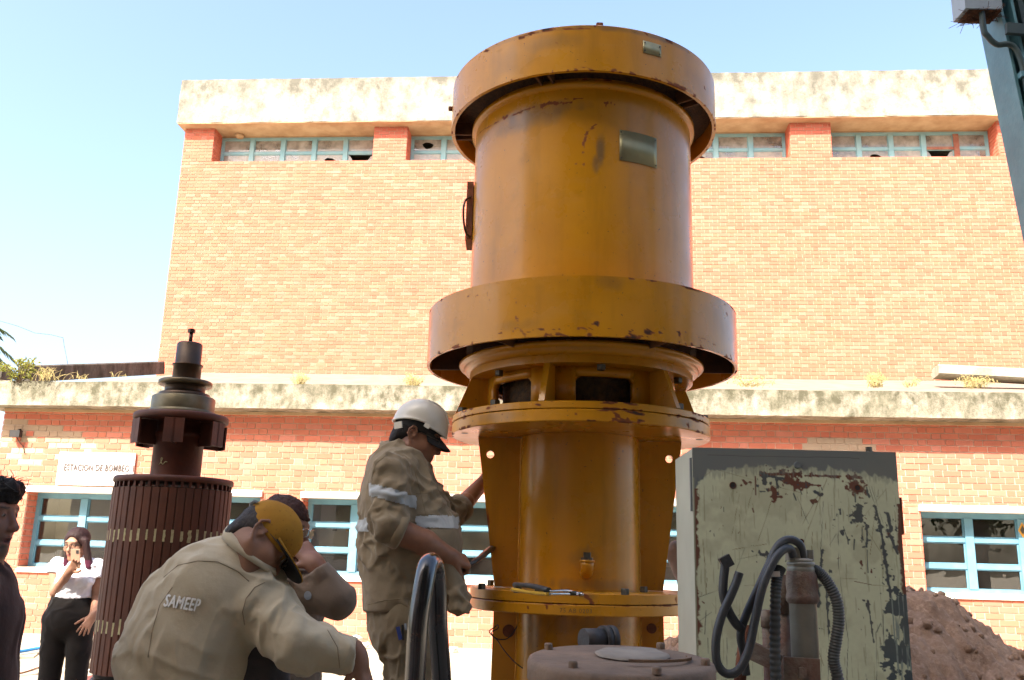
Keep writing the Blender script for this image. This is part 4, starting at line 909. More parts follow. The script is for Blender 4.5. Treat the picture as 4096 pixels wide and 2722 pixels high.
STK = [('r',610,240,870,232,12),('r',780,262,850,300,26),('r',820,300,905,310,14),('r',880,300,1000,302,8),('r',690,325,702,378,18),('r',680,382,745,382,6),('r',500,285,516,306,10),('r',575,255,580,372,5),('r',1170,240,1262,245,12),('r',1215,290,1255,320,42),('r',900,242,1130,240,8),('r',935,400,975,405,8),('r',1262,780,1272,795,10),('r',1440,600,1450,610,9),('r',690,412,700,415,6),('r',755,300,757,310,5),('r',560,460,566,482,5),
('d',638,255,640,296,16),('d',712,268,722,318,9),('d',608,350,640,350,5),('d',965,345,995,362,12),('d',825,360,842,400,5),('d',1225,350,1226,402,5),('d',1246,445,1240,520,17),('d',1208,516,1262,518,10),('d',1300,310,1316,372,6),('d',1358,440,1385,530,8),('d',1385,530,1452,960,9),('d',1448,940,1453,985,9),('d',1436,470,1456,572,15),('d',1452,610,1500,722,10),('d',1305,550,1300,682,7),('d',1305,700,1309,842,4),('d',1142,590,1148,612,7),('d',1175,625,1180,668,4),('d',1220,640,1218,702,5),('d',615,748,685,744,11),('d',655,745,667,792,7),('d',1012,720,1000,842,7),('d',1040,950,1050,1100,6),('d',1050,1100,1058,1218,6),('d',1310,1020,1345,1262,6),('d',985,940,992,1052,12),('d',1272,565,1268,655,4),('d',1128,460,1130,480,7),('d',1150,560,1175,640,3),('d',345,1450,430,1452,4),('d',305,1450,330,1465,10),('d',655,250,760,262,8),
('s',1300,260,1360,440,3),('s',1115,480,1120,820,3),('s',1120,820,1182,1250,2.4),('s',1182,1250,1172,1540,2.4),('s',1056,1215,1055,1540,2.4),('s',1020,400,1004,720,2.4),('s',1405,1070,1410,1290,4),('s',1360,1200,1366,1522,3),('s',1410,1290,1470,1332,3),('s',1330,300,1440,640,2.4),('s',1365,1200,1390,1150,4),('s',1385,1230,1390,1310,3),
('t',430,622,474,368,2),('t',600,662,690,392,2),('t',890,672,1042,258,2.6),('t',270,202,692,312,1.8),('t',692,312,872,352,1.8),('t',430,722,652,682,1.8),('s',212,1022,384,958,2.4),('s',460,782,690,732,2),('t',300,1050,372,1142,1.8),('s',218,1168,302,1108,1.8),('r',1222,898,1332,916,2.6),('t',1332,916,1442,922,1.8),('t',240,662,262,872,1.8),('s',265,1100,260,1242,3.4),('t',270,900,265,1002,1.8),('t',1420,1012,1472,1016,1.8),('s',1385,1556,1452,1490,2),('t',1130,880,1240,884,1.8),('t',560,340,505,560,1.6),('t',870,360,880,500,1.6),('t',1290,480,1430,310,1.8),('t',1040,270,880,560,1.4),('t',1350,480,1325,730,1.8),('t',950,600,945,800,1.6),('s',405,1260,400,1560,2),('t',515,940,610,938,2)]
rg = np.random.default_rng(9)
for i in range(24):
    x0_, y0_ = rg.uniform(230,1470), rg.uniform(200,1560); a_ = rg.normal(math.pi/2, .35); l_ = rg.uniform(30,220); STK.append((rg.choice(['t','t','s']), x0_, y0_, x0_+l_*math.cos(a_), y0_+l_*math.sin(a_), rg.uniform(.8,1.5)))
for i in range(60):
    x0_, y0_ = rg.uniform(230,1500), rg.uniform(220,1500); STK.append((rg.choice(['r','d','t']), x0_, y0_, x0_+rg.normal(0,6), y0_+rg.normal(0,10), rg.uniform(1.5,4.5)))
for (k, xa, ya, xb, yb, hw) in STK:
    a = V(*zx(xa, ya)); b = V(*zx(xb, yb)); ab = b-a; hw = max(hw/1965, .0011); big = hw > .003
    sel = np.where((u_ > min(a[0],b[0])-.03) & (u_ < max(a[0],b[0])+.03) & (v_ > min(a[1],b[1])-.03) & (v_ < max(a[1],b[1])+.03))[0]
    if not len(sel): continue
    uu, vv = u_[sel]+(0 if big else .002)*nA[sel], v_[sel]; h = np.clip(((uu-a[0])*ab[0]+(vv-a[1])*ab[1])/(ab@ab+1e-12), 0, 1)
    d = np.hypot(uu-a[0]-h*ab[0], vv-a[1]-h*ab[1]); m = np.clip((1.15-d/hw*(1+(1.5*nB[sel]+.6*nA[sel] if big else .5*nA[sel])))*(3 if big else 1.4), 0, 1)
    if k in 'st': m *= np.clip(.65+1.2*nA[sel], 0, 1)
    m = m[:, None]; col[sel] = col[sel]*(1-m)+V(*{'r': RUST, 'd': SLATE, 's': SLATE, 't': TAN}[k])*m
cm = np.abs(u_-CW/2)/(CW/2)
lay((.062+.035*cm**3+.018*nD+.010*nB-v_+.05*np.clip(1-u_/.05, 0, 1))*140, GREY)
lay(np.clip((.085+.03*cm**3-v_+.03*nE)*40, 0, .45), (.19,.20,.17))
lay((.014+.016*nA+.008*nB-u_)*220*(v_ > .135), RUST); lay((.0045-u_)*600*(v_ > .1), (.32,.33,.22))
lay((u_-(CW-.012+.02*nA))*240*(v_ > .17), RUST)
lay((u_-(CW-.060+.10*nA+.05*nB))*150*(v_ > .455+.05*nA), (.052,.070,.078)); lay(np.clip((nE+.3*nA-.22)*6, 0, 1)*(u_ > CW-.05)*(v_ > .46), (.20,.25,.22))
lay((.0085-np.abs(v_-.030+.0))*0, GREY); lay(np.clip((.0012-np.abs(v_-.0235-.003*nC))*1500, 0, .6)*(u_ > .05)*(u_ < .55), (.05,.04,.035))
mb = MB(); mb.add(np.stack([u_, 0*u_, CT-v_], 1), [(j*nx+i, j*nx+i+1, (j+1)*nx+i+1, (j+1)*nx+i) for j in range(nv-1) for i in range(nx-1)], True)
me = mb.mesh('door'); setcol(me, 'pcol', col); door = link('door', me, M['cabinet'], cb)
mb = MB(); mb.box((.0, .0, CB), (CW, .004, CT-vh)); local('door_foot', mb, M['cabgreen'], cb)
mb = MB(); mb.add([(-.0005,.003,CB),(-.0005,CDp,CB),(-.0005,CDp,CT-.004),(-.0005,.003,CT-.004)], [(0,1,2,3)]); mb.add([(CW,.003,CB),(CW,CDp,CB),(CW,CDp,CT-.004),(CW,.003,CT-.004)], [(3,2,1,0)])
mb.add([(0,CDp,CB),(CW,CDp,CB),(CW,CDp,CT-.004),(0,CDp,CT-.004)], [(0,1,2,3)]); mb.add([(0,.003,CT-.003),(CW,.003,CT-.003),(CW,CDp,CT-.003),(0,CDp,CT-.003)], [(0,1,2,3)]); local('casing', mb, M['greyside'], cb)
mb = MB(); mb.box((-.006,.012,1.66), (-.0007,.030,1.835)); local('hinge', mb, M['cabgrey'], cb)
mb = MB(); mb.box((CW+.0007,.002,1.60), (CW+.009,.025,1.72)); local('hinge', mb, M['rust'], cb)
for (X, Y, r_, m_) in ((430,315,.0095,'blackmetal'), (1240,312,.0095,'blackmetal'), (878,660,.007,'blackmetal')):
    uu, vv = zx(X, Y); mb = MB(); mb.tube([V(uu,-.0012,CT-vv), V(uu,.012,CT-vv)], r_, 16); local('hole', mb, M[m_], door)
    mb = MB(); a_ = np.linspace(0, 2*math.pi, 17); mb.tube([V(uu+r_*1.05*math.cos(q), -.0012, CT-vv+r_*1.05*math.sin(q)) for q in a_], .0016, 5, False); local('hole_rim', mb, M['rust'], door)
uu, vv = zx(848, 175); mb = MB(); mb.tube([V(uu,.002,CT-vv), V(uu,-.007,CT-vv)], [.012,.010], 16); local('lock', mb, M['cabgrey'], door)
uu, vv = zx(1350, 70); mb = MB(); mb.tube([V(uu,.05,CT-.003), V(uu,.05,CT+.006)], .016, 8); mb.tube([V(uu,.05,CT+.006), V(uu,.05,CT+.021)], .0105, 6, smooth=False); local('roof_bolt', mb, M['darkbolt'], cb)
mb = MB(); mb.box((.03,.03,0), (CW-.03,CDp-.03,CB)); local('plinth', mb, M['cabgrey'], cb)

# ------------------------------------------------------------------ pipe pump with cut hoses in front of the cabinet
M['galv'] = varied('galvanised_pipe', (.26,.25,.20), (.19,.175,.14), 7, .5, .35, bump=.15)
M['rustpipe'] = varied('rusty_fitting', (.15,.075,.05), (.20,.16,.12), 16, .75, .1, bump=.4, bscale=70)
M['hose'] = varied('black_rubber', (.030,.032,.034), (.050,.052,.052), 12, .42)
M['corr'] = varied('corrugated_conduit', (.055,.058,.055), (.085,.088,.08), 10, .5)
M['white'] = varied('white_sealant', (.55,.52,.46), (.42,.38,.32), 30, .8)
PY = 2.5
pp = thing('sump_pump', 'dusty grey pipe pump with rusty coupling before the green cabinet', 'pump', (at(3215,2700,PY)[0], PY, 0))
xp = at(3215,2500,PY)[0]; pz = lambda y: at(3215, y, PY)[2]
k25 = PY*1.0/F*1.01
mb = MB(); mb.lathe([(.0355,.0),(.0355,pz(2420)),(.037,pz(2412)),(.037,pz(2385))], (xp,PY), 40); part('barrel', mb, M['galv'], pp)
mb = MB(); mb.lathe([(.0375,pz(2415)),(.0425,pz(2405)),(.0435,pz(2392)),(.0425,pz(2384)),(.040,pz(2372)),(.042,pz(2340)),(.040,pz(2300)),(.0365,pz(2285))], (xp,PY), 40); part('coupling', mb, M['rustpipe'], pp)
mb = MB(); mb.lathe([(.0365,pz(2288)),(.0375,pz(2280)),(.0365,pz(2272)),(.034,pz(2266)),(.0375,pz(2260)),(.036,pz(2250)),(.02,pz(2246)),(0,pz(2246))], (xp,PY), 40); part('clamp', mb, M['galv'], pp)
mb = MB(); mb.lathe([(0,pz(2249)),(.030,pz(2248)),(.031,pz(2238)),(.02,pz(2234)),(0,pz(2232))], (xp,PY), 24); part('sealant', mb, M['white'], pp)
mb = MB(); mb.beam(V(xp-.022,PY-.005,pz(2245)), V(xp-.022,PY-.005,pz(2192)), .034, .034, (0,1,0), .004); part('cable_gland', mb, M['galv'], pp); mb = MB(); mb.beam(V(xp+.026,PY+.004,pz(2245)), V(xp+.026,PY+.004,pz(2200)), .018, .022, (0,1,0), .003); part('cable_gland', mb, M['galv'], pp)
mb = MB(); xb = at(3130,2500,PY+.06)[0]; mb.tube([V(xb,PY+.06,.0),V(xb,PY+.06,at(3130,2455,PY+.06)[2])], .022, 20); mb.tube([V(xb,PY+.06,at(3130,2455,PY+.06)[2]),V(xb,PY+.06,at(3130,2300,PY+.06)[2])], .0245, 20); part('side_pipe', mb, M['rustpipe'], pp)
mb = MB(); xb = at(3068,2500,PY+.09)[0]; mb.tube([V(xb,PY+.09,.0),V(xb,PY+.09,at(3068,2510,PY+.09)[2])], .014, 16); mb.tube([V(xb,PY+.09,at(3068,2510,PY+.09)[2]),V(xb,PY+.09,at(3068,2440,PY+.09)[2])], .0165, 16); part('side_pipe', mb, M['rustpipe'], pp)
mb = MB(); a_ = at(2985,2500,PY+.05); mb.tube([at(2955,2760,PY+.05), at(2985,2500,PY+.05)], .016, 14); part('stay_pipe', mb, M['rust'], pp)
mb = MB(); mb.beam(at(3000,2600,PY+.03), at(3120,2655,PY+.0), .03, .045); part('bracket', mb, M['rustpipe'], pp)
mb = MB(); mb.beam(at(3135,2680,PY-.03), at(3280,2690,PY-.045), .012, .065); mb.beam(at(3208,2670,PY-.04), at(3208,2712,PY-.04), .02, .02); part('clamp_plate', mb, M['rustpipe'], pp)
def corrugated(pts, r, n):
    p = spline(pts, n); return p, r*(1+.10*np.sin(np.arange(len(p))*2*math.pi/4))
def hose(name, label, pts, r, mat, corr=False, y=PY, cat='hose'):
    P_ = [at(a, b, y+c) for a, b, c in pts]; mb = MB()
    if corr: p, rr = corrugated(P_, r, 26); mb.tube(p, rr, 12)
    else: p = spline(P_, 8); mb.tube(p, r, 12)
    o = part(name, mb, M[mat], None); return tag(o, label, cat)
hose('corrugated_hose', 'ribbed grey hose rising straight on the left of the pump pipe', [(3108,2900,-.05),(3103,2722,-.05),(3100,2560,-.05),(3102,2400,-.05),(3108,2310,-.045),(3122,2272,-.035)], .0140, 'corr', True)
mb = MB(); e = at(3105,2297,PY-.066); mb.box(e-V(.012,.0005,.007), e+V(.010,.0005,.007)); o = part('hose_label', mb, M['white'], None); tag(o, 'small white sticker on the straight ribbed hose', 'sticker')
hose('corrugated_hose', 'ribbed black hose arching out to the right of the pump pipe', [(3252,2278,-.005),(3275,2290,-.01),(3310,2330,-.015),(3345,2400,-.02),(3355,2480,-.02),(3345,2560,-.02),(3335,2640,-.02),(3352,2722,-.02),(3370,2900,-.02)], .0148, 'corr', True)
hose('rubber_hose', 'black cable looping from the pump top down to a hanging bight', [(3213,2246,-.008),(3211,2215,-.014),(3200,2180,-.02),(3168,2160,-.025),(3135,2165,-.03),(3105,2195,-.04),(3075,2260,-.045),(3025,2370,-.045),(2985,2460,-.045),(2962,2540,-.045),(2975,2620,-.035),(2985,2700,-.03)], .0110, 'hose')
hose('rubber_hose', 'black cable looping under itself to a frayed cut end', [(3172,2225,-.02),(3160,2196,-.03),(3130,2202,-.045),(3092,2250,-.06),(3050,2350,-.07),(3020,2480,-.075),(2995,2600,-.08),(2955,2680,-.08),(2905,2695,-.08),(2868,2650,-.08),(2864,2560,-.08),(2885,2470,-.08),(2920,2390,-.08),(2945,2330,-.08),(2958,2290,-.08)], .0112, 'hose')
hose('rubber_hose', 'short black cable with a torn upper end left of the loops', [(2900,2240,-.06),(2899,2275,-.06),(2894,2320,-.06),(2893,2380,-.06),(2912,2440,-.06),(2940,2490,-.055),(2965,2515,-.05)], .0120, 'hose')
mb = MB(); e = at(2900,2246,PY-.06); mb.beam(e+V(-.01,0,-.008), e+V(.016,0,.006), .022, .03); o = part('tape_wrap', mb, M['hose'], None); tag(o, 'torn black tape around the short cable end', 'tape')

# ------------------------------------------------------------------ dusty gear housing at the bottom edge
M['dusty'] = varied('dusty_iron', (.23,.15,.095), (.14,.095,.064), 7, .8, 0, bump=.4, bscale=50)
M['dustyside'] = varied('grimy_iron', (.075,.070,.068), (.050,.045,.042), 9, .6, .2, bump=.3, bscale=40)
M['card'] = varied('grey_card', (.30,.25,.19), (.22,.18,.14), 12, .85)
GY = 2.1; gc = at(2482, 2634, GY); GR = .206; gz = gc[2]; gtilt = R(3.0)
gh = thing('gear_housing', 'round dusty grey gear housing at the bottom edge', 'housing', (gc[0], GY, 0))
def gp(prof, seg=64, c=(0,0), zoff=0.0):
    mb = MB(); mb.lathe(prof, (0,0), seg); v = mb.v[0]; v[:,0] += c[0]; v[:,1] += c[1]; v[:,2] += zoff
    y = v[:,1].copy(); v[:,1] = y*math.cos(gtilt)-v[:,2]*math.sin(gtilt)*0; v[:,2] = v[:,2]+y*math.sin(gtilt); v += V(gc[0], GY, gz); return mb
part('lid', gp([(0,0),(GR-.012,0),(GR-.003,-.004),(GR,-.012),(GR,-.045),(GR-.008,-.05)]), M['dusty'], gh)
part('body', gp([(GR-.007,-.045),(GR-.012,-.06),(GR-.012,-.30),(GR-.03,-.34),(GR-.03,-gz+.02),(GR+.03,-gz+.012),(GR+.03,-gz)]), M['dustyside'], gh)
mb = gp([(0,.010),(.075,.010),(.082,.007),(.084,.004)], 40, (.03,.03)); v = mb.v[0]; v[:,2] += .004*fbm(v*30, 3, 4); part('card_disc', mb, M['card'], gh)
for (u, w_) in ((-.155,.10), (.115,.155), (-.115,-.135), (.175,-.06), (.05,-.185)):
    mb = gp([(.0,.014),(.0095,.0135),(.0108,.010),(.0108,.0)], 6, (u, w_)); part('bolt', mb, M['dusty'], gh)
for i in range(26):
    a_ = R(95-i*4.2); rr_ = .135; mb = MB(); p = V(gc[0]+.03+rr_*math.sin(a_)*.9, GY-rr_*.75*math.cos(a_), gz+.003); mb.beam(p, p+V(0,0,.006), .009, .007, (0,1,0)); part('tooth', mb, M['dusty'], gh)
mb = MB(); e0 = at(2390,2560,GY+.42); mb.tube([e0+V(-.04,-.025,0), e0+V(.012,.0,.0)], .030, 28); mb.tube([e0+V(.012,0,0), e0+V(.026,.007,0)], .037, 28); mb.tube([e0+V(.029,.008,0), e0+V(.044,.015,0)], .037, 28)
sv = thing('shaft_stub', 'short grey flanged shaft end lying behind the gear housing', 'shaft', (e0[0], e0[1], 0)); part('shaft', mb, M['dustyside'], sv)
mb = MB(); mb.box((e0[0]-.10,e0[1]-.06,0), (e0[0]+.10,e0[1]+.10,e0[2]-.035)); part('crate', mb, M['dustyside'], sv)

# ------------------------------------------------------------------ glossy black bent pipe
t = Mt('glossy_black', (.012,.011,.011), .16, 0, .5, .6); t.rough(t.ramp(t.noise(20,4), .3,.75,.10,.35)); t.base(t.mix(t.ramp(t.noise(12,5,.6), .60,.72,0,.7), (.012,.011,.011), (.10,.05,.03))); M['gloss'] = t.m
LY = 1.8
lp = spline([at(1640,3100,LY-.05),at(1648,2900,LY-.05),at(1660,2700,LY-.045),at(1672,2500,LY-.04),at(1690,2370,LY-.03),at(1708,2275,LY-.01),at(1724,2252,LY+.02),at(1738,2270,LY+.05),at(1748,2360,LY+.07),at(1752,2520,LY+.08),at(1765,2700,LY+.10),at(1785,3100,LY+.13)], 10)
mb = MB(); mb.tube(lp, .0195, 18); o = part('bent_pipe', mb, M['gloss'], None); tag(o, 'glossy black pipe bent in a narrow hairpin in the foreground', 'pipe')

# ------------------------------------------------------------------ soil heap
M['soil'] = None
t = Mt('clay_soil', rough=.95, spec=.1); c = t.mix(t.ramp(t.noise(3, 6), .35,.68), (.27,.18,.125), (.19,.12,.08)); c = t.mix(t.ramp(t.noise(26,5,.65), .48,.70,0,.7), c, (.37,.26,.185)); t.base(c); t.bump(t.noise(45,6,.65), .8, .02); M['soil'] = t.m
sx_, sy_ = 2.42, 6.75; n_ = 230
X, Y = np.meshgrid(np.linspace(sx_-1.3, sx_+3.0, n_), np.linspace(sy_-1.9, sy_+1.9, n_)); x = X.ravel(); y = Y.ravel()
q = np.stack([x, y, 0*x], 1); d = np.sqrt((x-sx_)**2+(y-sy_)**2); ang = np.arctan2(y-sy_, x-sx_)
h = 1.70-.70*d+.10*fbm(q*2.1, 4, 2)+.075*fbm(q*6, 4, 3)+.09*np.abs(fbm(q*9, 4, 4))+.05*np.abs(fbm(q*19, 4, 14))+.035*fbm(np.stack([ang*9, d*2, 0*d],1), 3, 7)+.030*fbm(q*28, 3, 5)
h = np.where(h > 1.30, 1.30+(h-1.30)*.35, h)
mb = MB(); mb.add(np.stack([x, y, np.maximum(h, -.02)], 1), [(j*n_+i, j*n_+i+1, (j+1)*n_+i+1, (j+1)*n_+i) for j in range(n_-1) for i in range(n_-1) if max(h[j*n_+i], h[j*n_+i+1], h[(j+1)*n_+i]) > -.02], True)
o = local('soil_heap', mb, M['soil'], None); tag(o, 'heap of reddish brown excavated soil beside the green cabinet', 'soil heap')
rg = np.random.default_rng(12); mb = MB()
def rock(c, r, seed, sq=(1,1,1)):
    bm = bmesh.new(); bmesh.ops.create_icosphere(bm, subdivisions=2, radius=1); v = np.array([p.co[:] for p in bm.verts]); f = [[p.index for p in q_.verts] for q_ in bm.faces]; bm.free()
    v = v*(1+.35*vnoise(v*1.6+seed*3.1, seed)[:, None]+.15*vnoise(v*4+seed, seed+1)[:, None])*r*np.array(sq); return v+np.asarray(c), f
for i in range(900):
    k = rg.integers(0, len(x)); 
    if h[k] < .25: continue
    v, f = rock((x[k], y[k], h[k]+.004), rg.uniform(.008,.05)**1.15, i % 50); mb.add(v, f, True)
o = local('clod', mb, M['soil'], o); o['kind'] = 'stuff'

# ------------------------------------------------------------------ things lying in the sun: planks, rubble, hoses, rail
M['plank'] = varied('weathered_plank', (.36,.27,.17), (.26,.19,.12), 9, .85, bump=.4, bscale=30)
WORDS = ['nearest the pavement', 'second from the pavement', 'third from the pavement', 'fourth from the pavement', 'fifth from the pavement', 'sixth from the pavement', 'seventh from the pavement', 'nearest the viewer']
dpl = nrm(V(.80,.60,0)); nrmd = V(.60,-.80,0); p0 = atz(1560, 2672, .05)
for i in range(8):
    c = p0+nrmd*(.17*i-.1)+dpl*(.1*((i*7) % 3)+.7); mb = MB(); mb.beam(c-dpl*1.25, c+dpl*1.25, .125, .035, bev=.004); b_ = c*V(1,1,0)
    me = mb.mesh('plank', b_); o = link('plank', me, M['plank']); o.location = b_; tag(o, 'weathered plank of the walkway by the worker in the helmet, '+WORDS[i], 'plank', 'walkway planks')
for i, (px, py, r_, z_, lab) in enumerate([(1425,2570,.085,.30,'white rubble lump against the brick wall behind the bending man\'s hand'),(1495,2650,.075,.04,'pale pointed stone at the end of the planks'),(1815,2605,.060,.28,'pale rubble lump right of the helmeted worker\'s legs'),(1462,2585,.05,.30,'small grey rubble lump beside the white lump'),(352,2668,.07,.05,'red rubble piece at the foot of the rotor stand'),(372,2690,.06,.05,'pale rubble piece at the foot of the rotor stand'),(1900,2650,.03,.0,'tiny pebble in the sun left of the yellow stand'),(1845,2690,.035,.0,'flat pebble below the rubble lump in the sun')]):
    c = atz(px, py, z_); v, f = rock((0,0,r_*.4), r_, 20+i, (1,.9,.75)); mb = MB(); mb.add(v, f, False); me = mb.mesh('rubble_stone'); o = link('rubble_stone', me, M['card' if i in (4,) else 'lintel']); o.location = (c[0], c[1], c[2]-r_*.1); tag(o, lab, 'stone', 'rubble')
M['bluehose'] = varied('blue_hose', (.03,.16,.42), (.04,.20,.50), 6, .45); M['redcable'] = varied('brown_cable', (.20,.07,.035), (.16,.05,.03), 9, .6)
hp = spline([at(-160,2668,10.2),at(35,2616,10.9),at(110,2602,11.1),at(170,2591,11.2),at(260,2583,11.3),at(345,2578,11.36),at(420,2577,11.38),at(600,2582,11.38)], 8); mb = MB(); mb.tube(hp, .020, 8); tag(part('garden_hose', mb, M['bluehose'], None), 'blue hose trailing along the pavement edge behind the woman', 'hose')
cp = spline([atz(-60,2712,.02),atz(38,2702,.02),atz(100,2689,.02),atz(165,2668,.02),atz(230,2661,.02),atz(268,2653,.02),atz(420,2640,.02)], 8); mb = MB(); mb.tube(cp, .009, 6); tag(part('ground_cable', mb, M['redcable'], None), 'thin brown cable on the sunny ground behind the woman', 'cable')
mb = MB(); a_ = at(105,2632,11.0); b_ = at(150,2596,11.45); mb.beam(a_, b_, .16, .03, (0,0,1)); tag(part('loose_board', mb, M['slab'], None), 'short grey board leaning on the pavement edge left of the woman', 'board')
M['redsteel'] = varied('red_steel', (.16,.045,.035), (.11,.035,.03), 7, .6)
a_ = at(3960,2620,11.0); b_ = at(4500,2640,10.6); mb = MB(); mb.beam(a_+V(0,0,.0), b_, .12, .02); mb.beam(a_+V(0,0,-.11), b_+V(0,0,-.11), .02, .19); mb.beam(a_+V(0,0,-.215), b_+V(0,0,-.215), .12, .02); rl = part('steel_rail', mb, M['slab'], None); tag(rl, 'steel girder lying behind the soil heap at the right edge', 'girder')
mb = MB(); mb.beam(a_+V(0,-.001,.013), b_+V(0,-.001,.013), .13, .012); part('top_flange', mb, M['redsteel'], rl)
mb = MB(); v_, f_ = rock(atz(400, 2745, .12), .16, 3, (1.5,1,.6)); mb.add(v_, f_, True); tag(part('red_bundle', mb, M['redsteel'], None), 'dark red bundle on the ground before the rotor stand', 'bundle')
# timber stage under the helmeted worker
stg = thing('timber_stage', 'low timber stage that the helmeted worker stands on', 'stage', (-.45, 4.2, 0))
for i in range(5): mb = MB(); mb.box((-.82, 3.86+i*.15, .285), (-.06, 3.99+i*.15, .325)); part('board', mb, M['plank'], stg)
for xx in (-.78, -.14): mb = MB(); mb.box((xx-.04, 3.86, 0), (xx+.04, 4.58, .285)); part('bearer', mb, M['plank'], stg)

# ------------------------------------------------------------------ blue gantry leg, top right
M['gantry'] = varied('gantry_blue', (.13,.30,.34), (.09,.22,.25), 6, .42, .1, bump=.15, spec=.5)
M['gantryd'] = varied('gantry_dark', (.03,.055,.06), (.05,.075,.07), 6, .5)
M['gantrybox'] = varied('gantry_box', (.30,.36,.40), (.24,.29,.32), 7, .5); M['nest'] = varied('rusty_nest', (.17,.07,.03), (.05,.03,.02), 40, .9, bump=1, bscale=60)
GYy = 3.5
gl0 = at(3957,300,GYy+.17); gl1 = at(4100,1000,GYy+.17); gd = nrm(gl0-gl1); top_ = gl1+gd*(5.4-gl1[2])/gd[2]-V(0,.17,0); bot_ = gl1-gd*(gl1[2])/gd[2]-V(0,.17,0)
gt = thing('gantry_leg', 'leaning blue steel gantry leg with conduit at the right edge', 'gantry', bot_)
fwd = V(.0,1,0); rgt = nrm(np.cross(gd, fwd))*1.0; rgt = rgt if rgt[0] > 0 else -rgt
def gb(x0, x1, y0, y1, mat, name='flange'):
    mb = MB(); c_ = (x0+x1)/2; cy_ = (y0+y1)/2
    mb.beam(bot_+rgt*c_+fwd*cy_, top_+rgt*c_+fwd*cy_, x1-x0, y1-y0, fwd); return part(name, mb, M[mat], gt)
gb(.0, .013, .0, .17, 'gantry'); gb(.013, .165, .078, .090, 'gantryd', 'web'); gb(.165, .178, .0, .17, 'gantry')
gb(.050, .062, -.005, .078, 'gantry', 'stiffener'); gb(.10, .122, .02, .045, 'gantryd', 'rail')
mb = MB(); c0 = at(3910,98,GYy-.03); c1 = at(4000,110,GYy-.03); c2 = at(3935,118,GYy-.02)
cp = spline([c2+V(0,0,.12), at(3935,118,GYy-.02), at(3950,145,GYy-.02), at(3985,178,GYy-.015)]+[bot_+(top_-bot_)*s_+rgt*.028+fwd*-.016 for s_ in (at(4000,225,GYy)[2]/5.4, .6, .45, .2, .02)], 8)
mb.tube(cp, .0125, 12); part('conduit', mb, M['gantryd'], gt)
for s_ in (.50, .58, .66): mb = MB(); p = bot_+(top_-bot_)*s_+rgt*.028+fwd*-.018; mb.beam(p-gd*.012, p+gd*.012, .034, .03, fwd); part('conduit_clip', mb, M['gantry'], gt)
p = at(4000,130,GYy); mb = MB(); mb.beam(V(p[0]+.01,GYy-.03,p[2]), V(p[0]+.40,GYy-.03,p[2]-.03), .02, .05); part('cross_strap', mb, M['gantryd'], gt)
e0 = at(3862,33,GYy-.04); e1 = at(4010,33,GYy-.04)
mb = MB(); mb.box((e0[0],GYy-.04,e0[2]),(e1[0],GYy+.07,e0[2]+.55)); bx = part('lamp_box', mb, M['gantrybox'], gt)
mb = MB(); mb.box((e0[0]+.018,GYy-.032,e0[2]-.006),(e1[0]-.002,GYy+.066,e0[2]-.0008)); part('rusty_bottom', mb, M['nest'], bx)
mb = MB(); rg = np.random.default_rng(3)
for i in range(90):
    p = V(rg.uniform(e0[0]+.03,e1[0]), rg.uniform(GYy-.03,GYy+.06), e0[2]-rg.uniform(.002,.016)); d_ = rg.normal(size=3)*V(.03,.03,.006); mb.tube([p-d_, p+d_], .0012, 3)
part('straw', mb, M['nest'], bx)
mb = MB(); p = at(4110,105,GYy-.02); mb.tube([p+V(.03,0,-.05), p+V(.03,0,.05)], .03, 14); hk = part('hoist_block', mb, M['yellow'], gt)
mb = MB(); mb.tube(spline([p+V(-.0,0,.045), p+V(.02,0,.06), p+V(.05,0,.06)]), .006, 8); part('hook', mb, M['blackmetal'], hk)
# ------------------------------------------------------------------ people: distance-field bodies, meshed with surface nets
def smin(a, b, k):
    h = np.clip(.5+.5*(b-a)/k, 0, 1); return b*(1-h)+a*h-k*h*(1-h)
class Body:
    """a smooth union of limbs; each piece may be cut flat (cuffs, hems)"""
    def __init__(s): s.p = []; s.lo = V(9e9,9e9,9e9); s.hi = -s.lo
    def _box(s, pts, r):
        for q in pts: s.lo = np.minimum(s.lo, np.asarray(q)-r-.02); s.hi = np.maximum(s.hi, np.asarray(q)+r+.02)
    def rc(s, a, b, ra, rb, k=.03, cut=None, sq=None, op=1):
        a = np.asarray(a, np.float32); b = np.asarray(b, np.float32); s.p.append(('rc', a, b, ra, rb, sq, k, cut, op))
        if op > 0: s._box((a, b), max(ra, rb)*(max(1, sq[1]) if sq else 1))
        return s
    def el(s, c, r, Rm=None, k=.02, op=1):
        s.p.append(('el', np.asarray(c, np.float32), np.asarray(r, np.float32), None if Rm is None else np.asarray(Rm, np.float32), None, None, k, None, op))
        if op > 0: s._box((c,), max(r))
        return s
    def __call__(s, P):
        D = np.full(len(P), 9.0, np.float32)
        for (t_, a, b, ra, rb, sq, k, cut, op) in s.p:
            if t_ == 'rc':
                ba = b-a; q = P-a; L2 = float(ba@ba)+1e-9; h = np.clip((q@ba)/L2, 0, 1); w_ = q-h[:, None]*ba
                if sq is not None: ax = np.asarray(sq[0], np.float32); w_ = w_+((w_@ax)*(1/sq[1]-1))[:, None]*ax
                d = np.sqrt((w_*w_).sum(1))-(ra+(rb-ra)*h)
            else:
                q = P-a
                if ra is not None: q = q@ra
                k0 = np.sqrt(((q/b)**2).sum(1)); k1 = np.sqrt(((q/(b*b))**2).sum(1))+1e-9; d = k0*(k0-1)/k1
            if cut is not None: d = np.maximum(d, (P-np.asarray(cut[0], np.float32))@np.asarray(nrm(cut[1]), np.float32))
            D = smin(D, d, k) if op > 0 else -smin(-D, d, k)
        return D
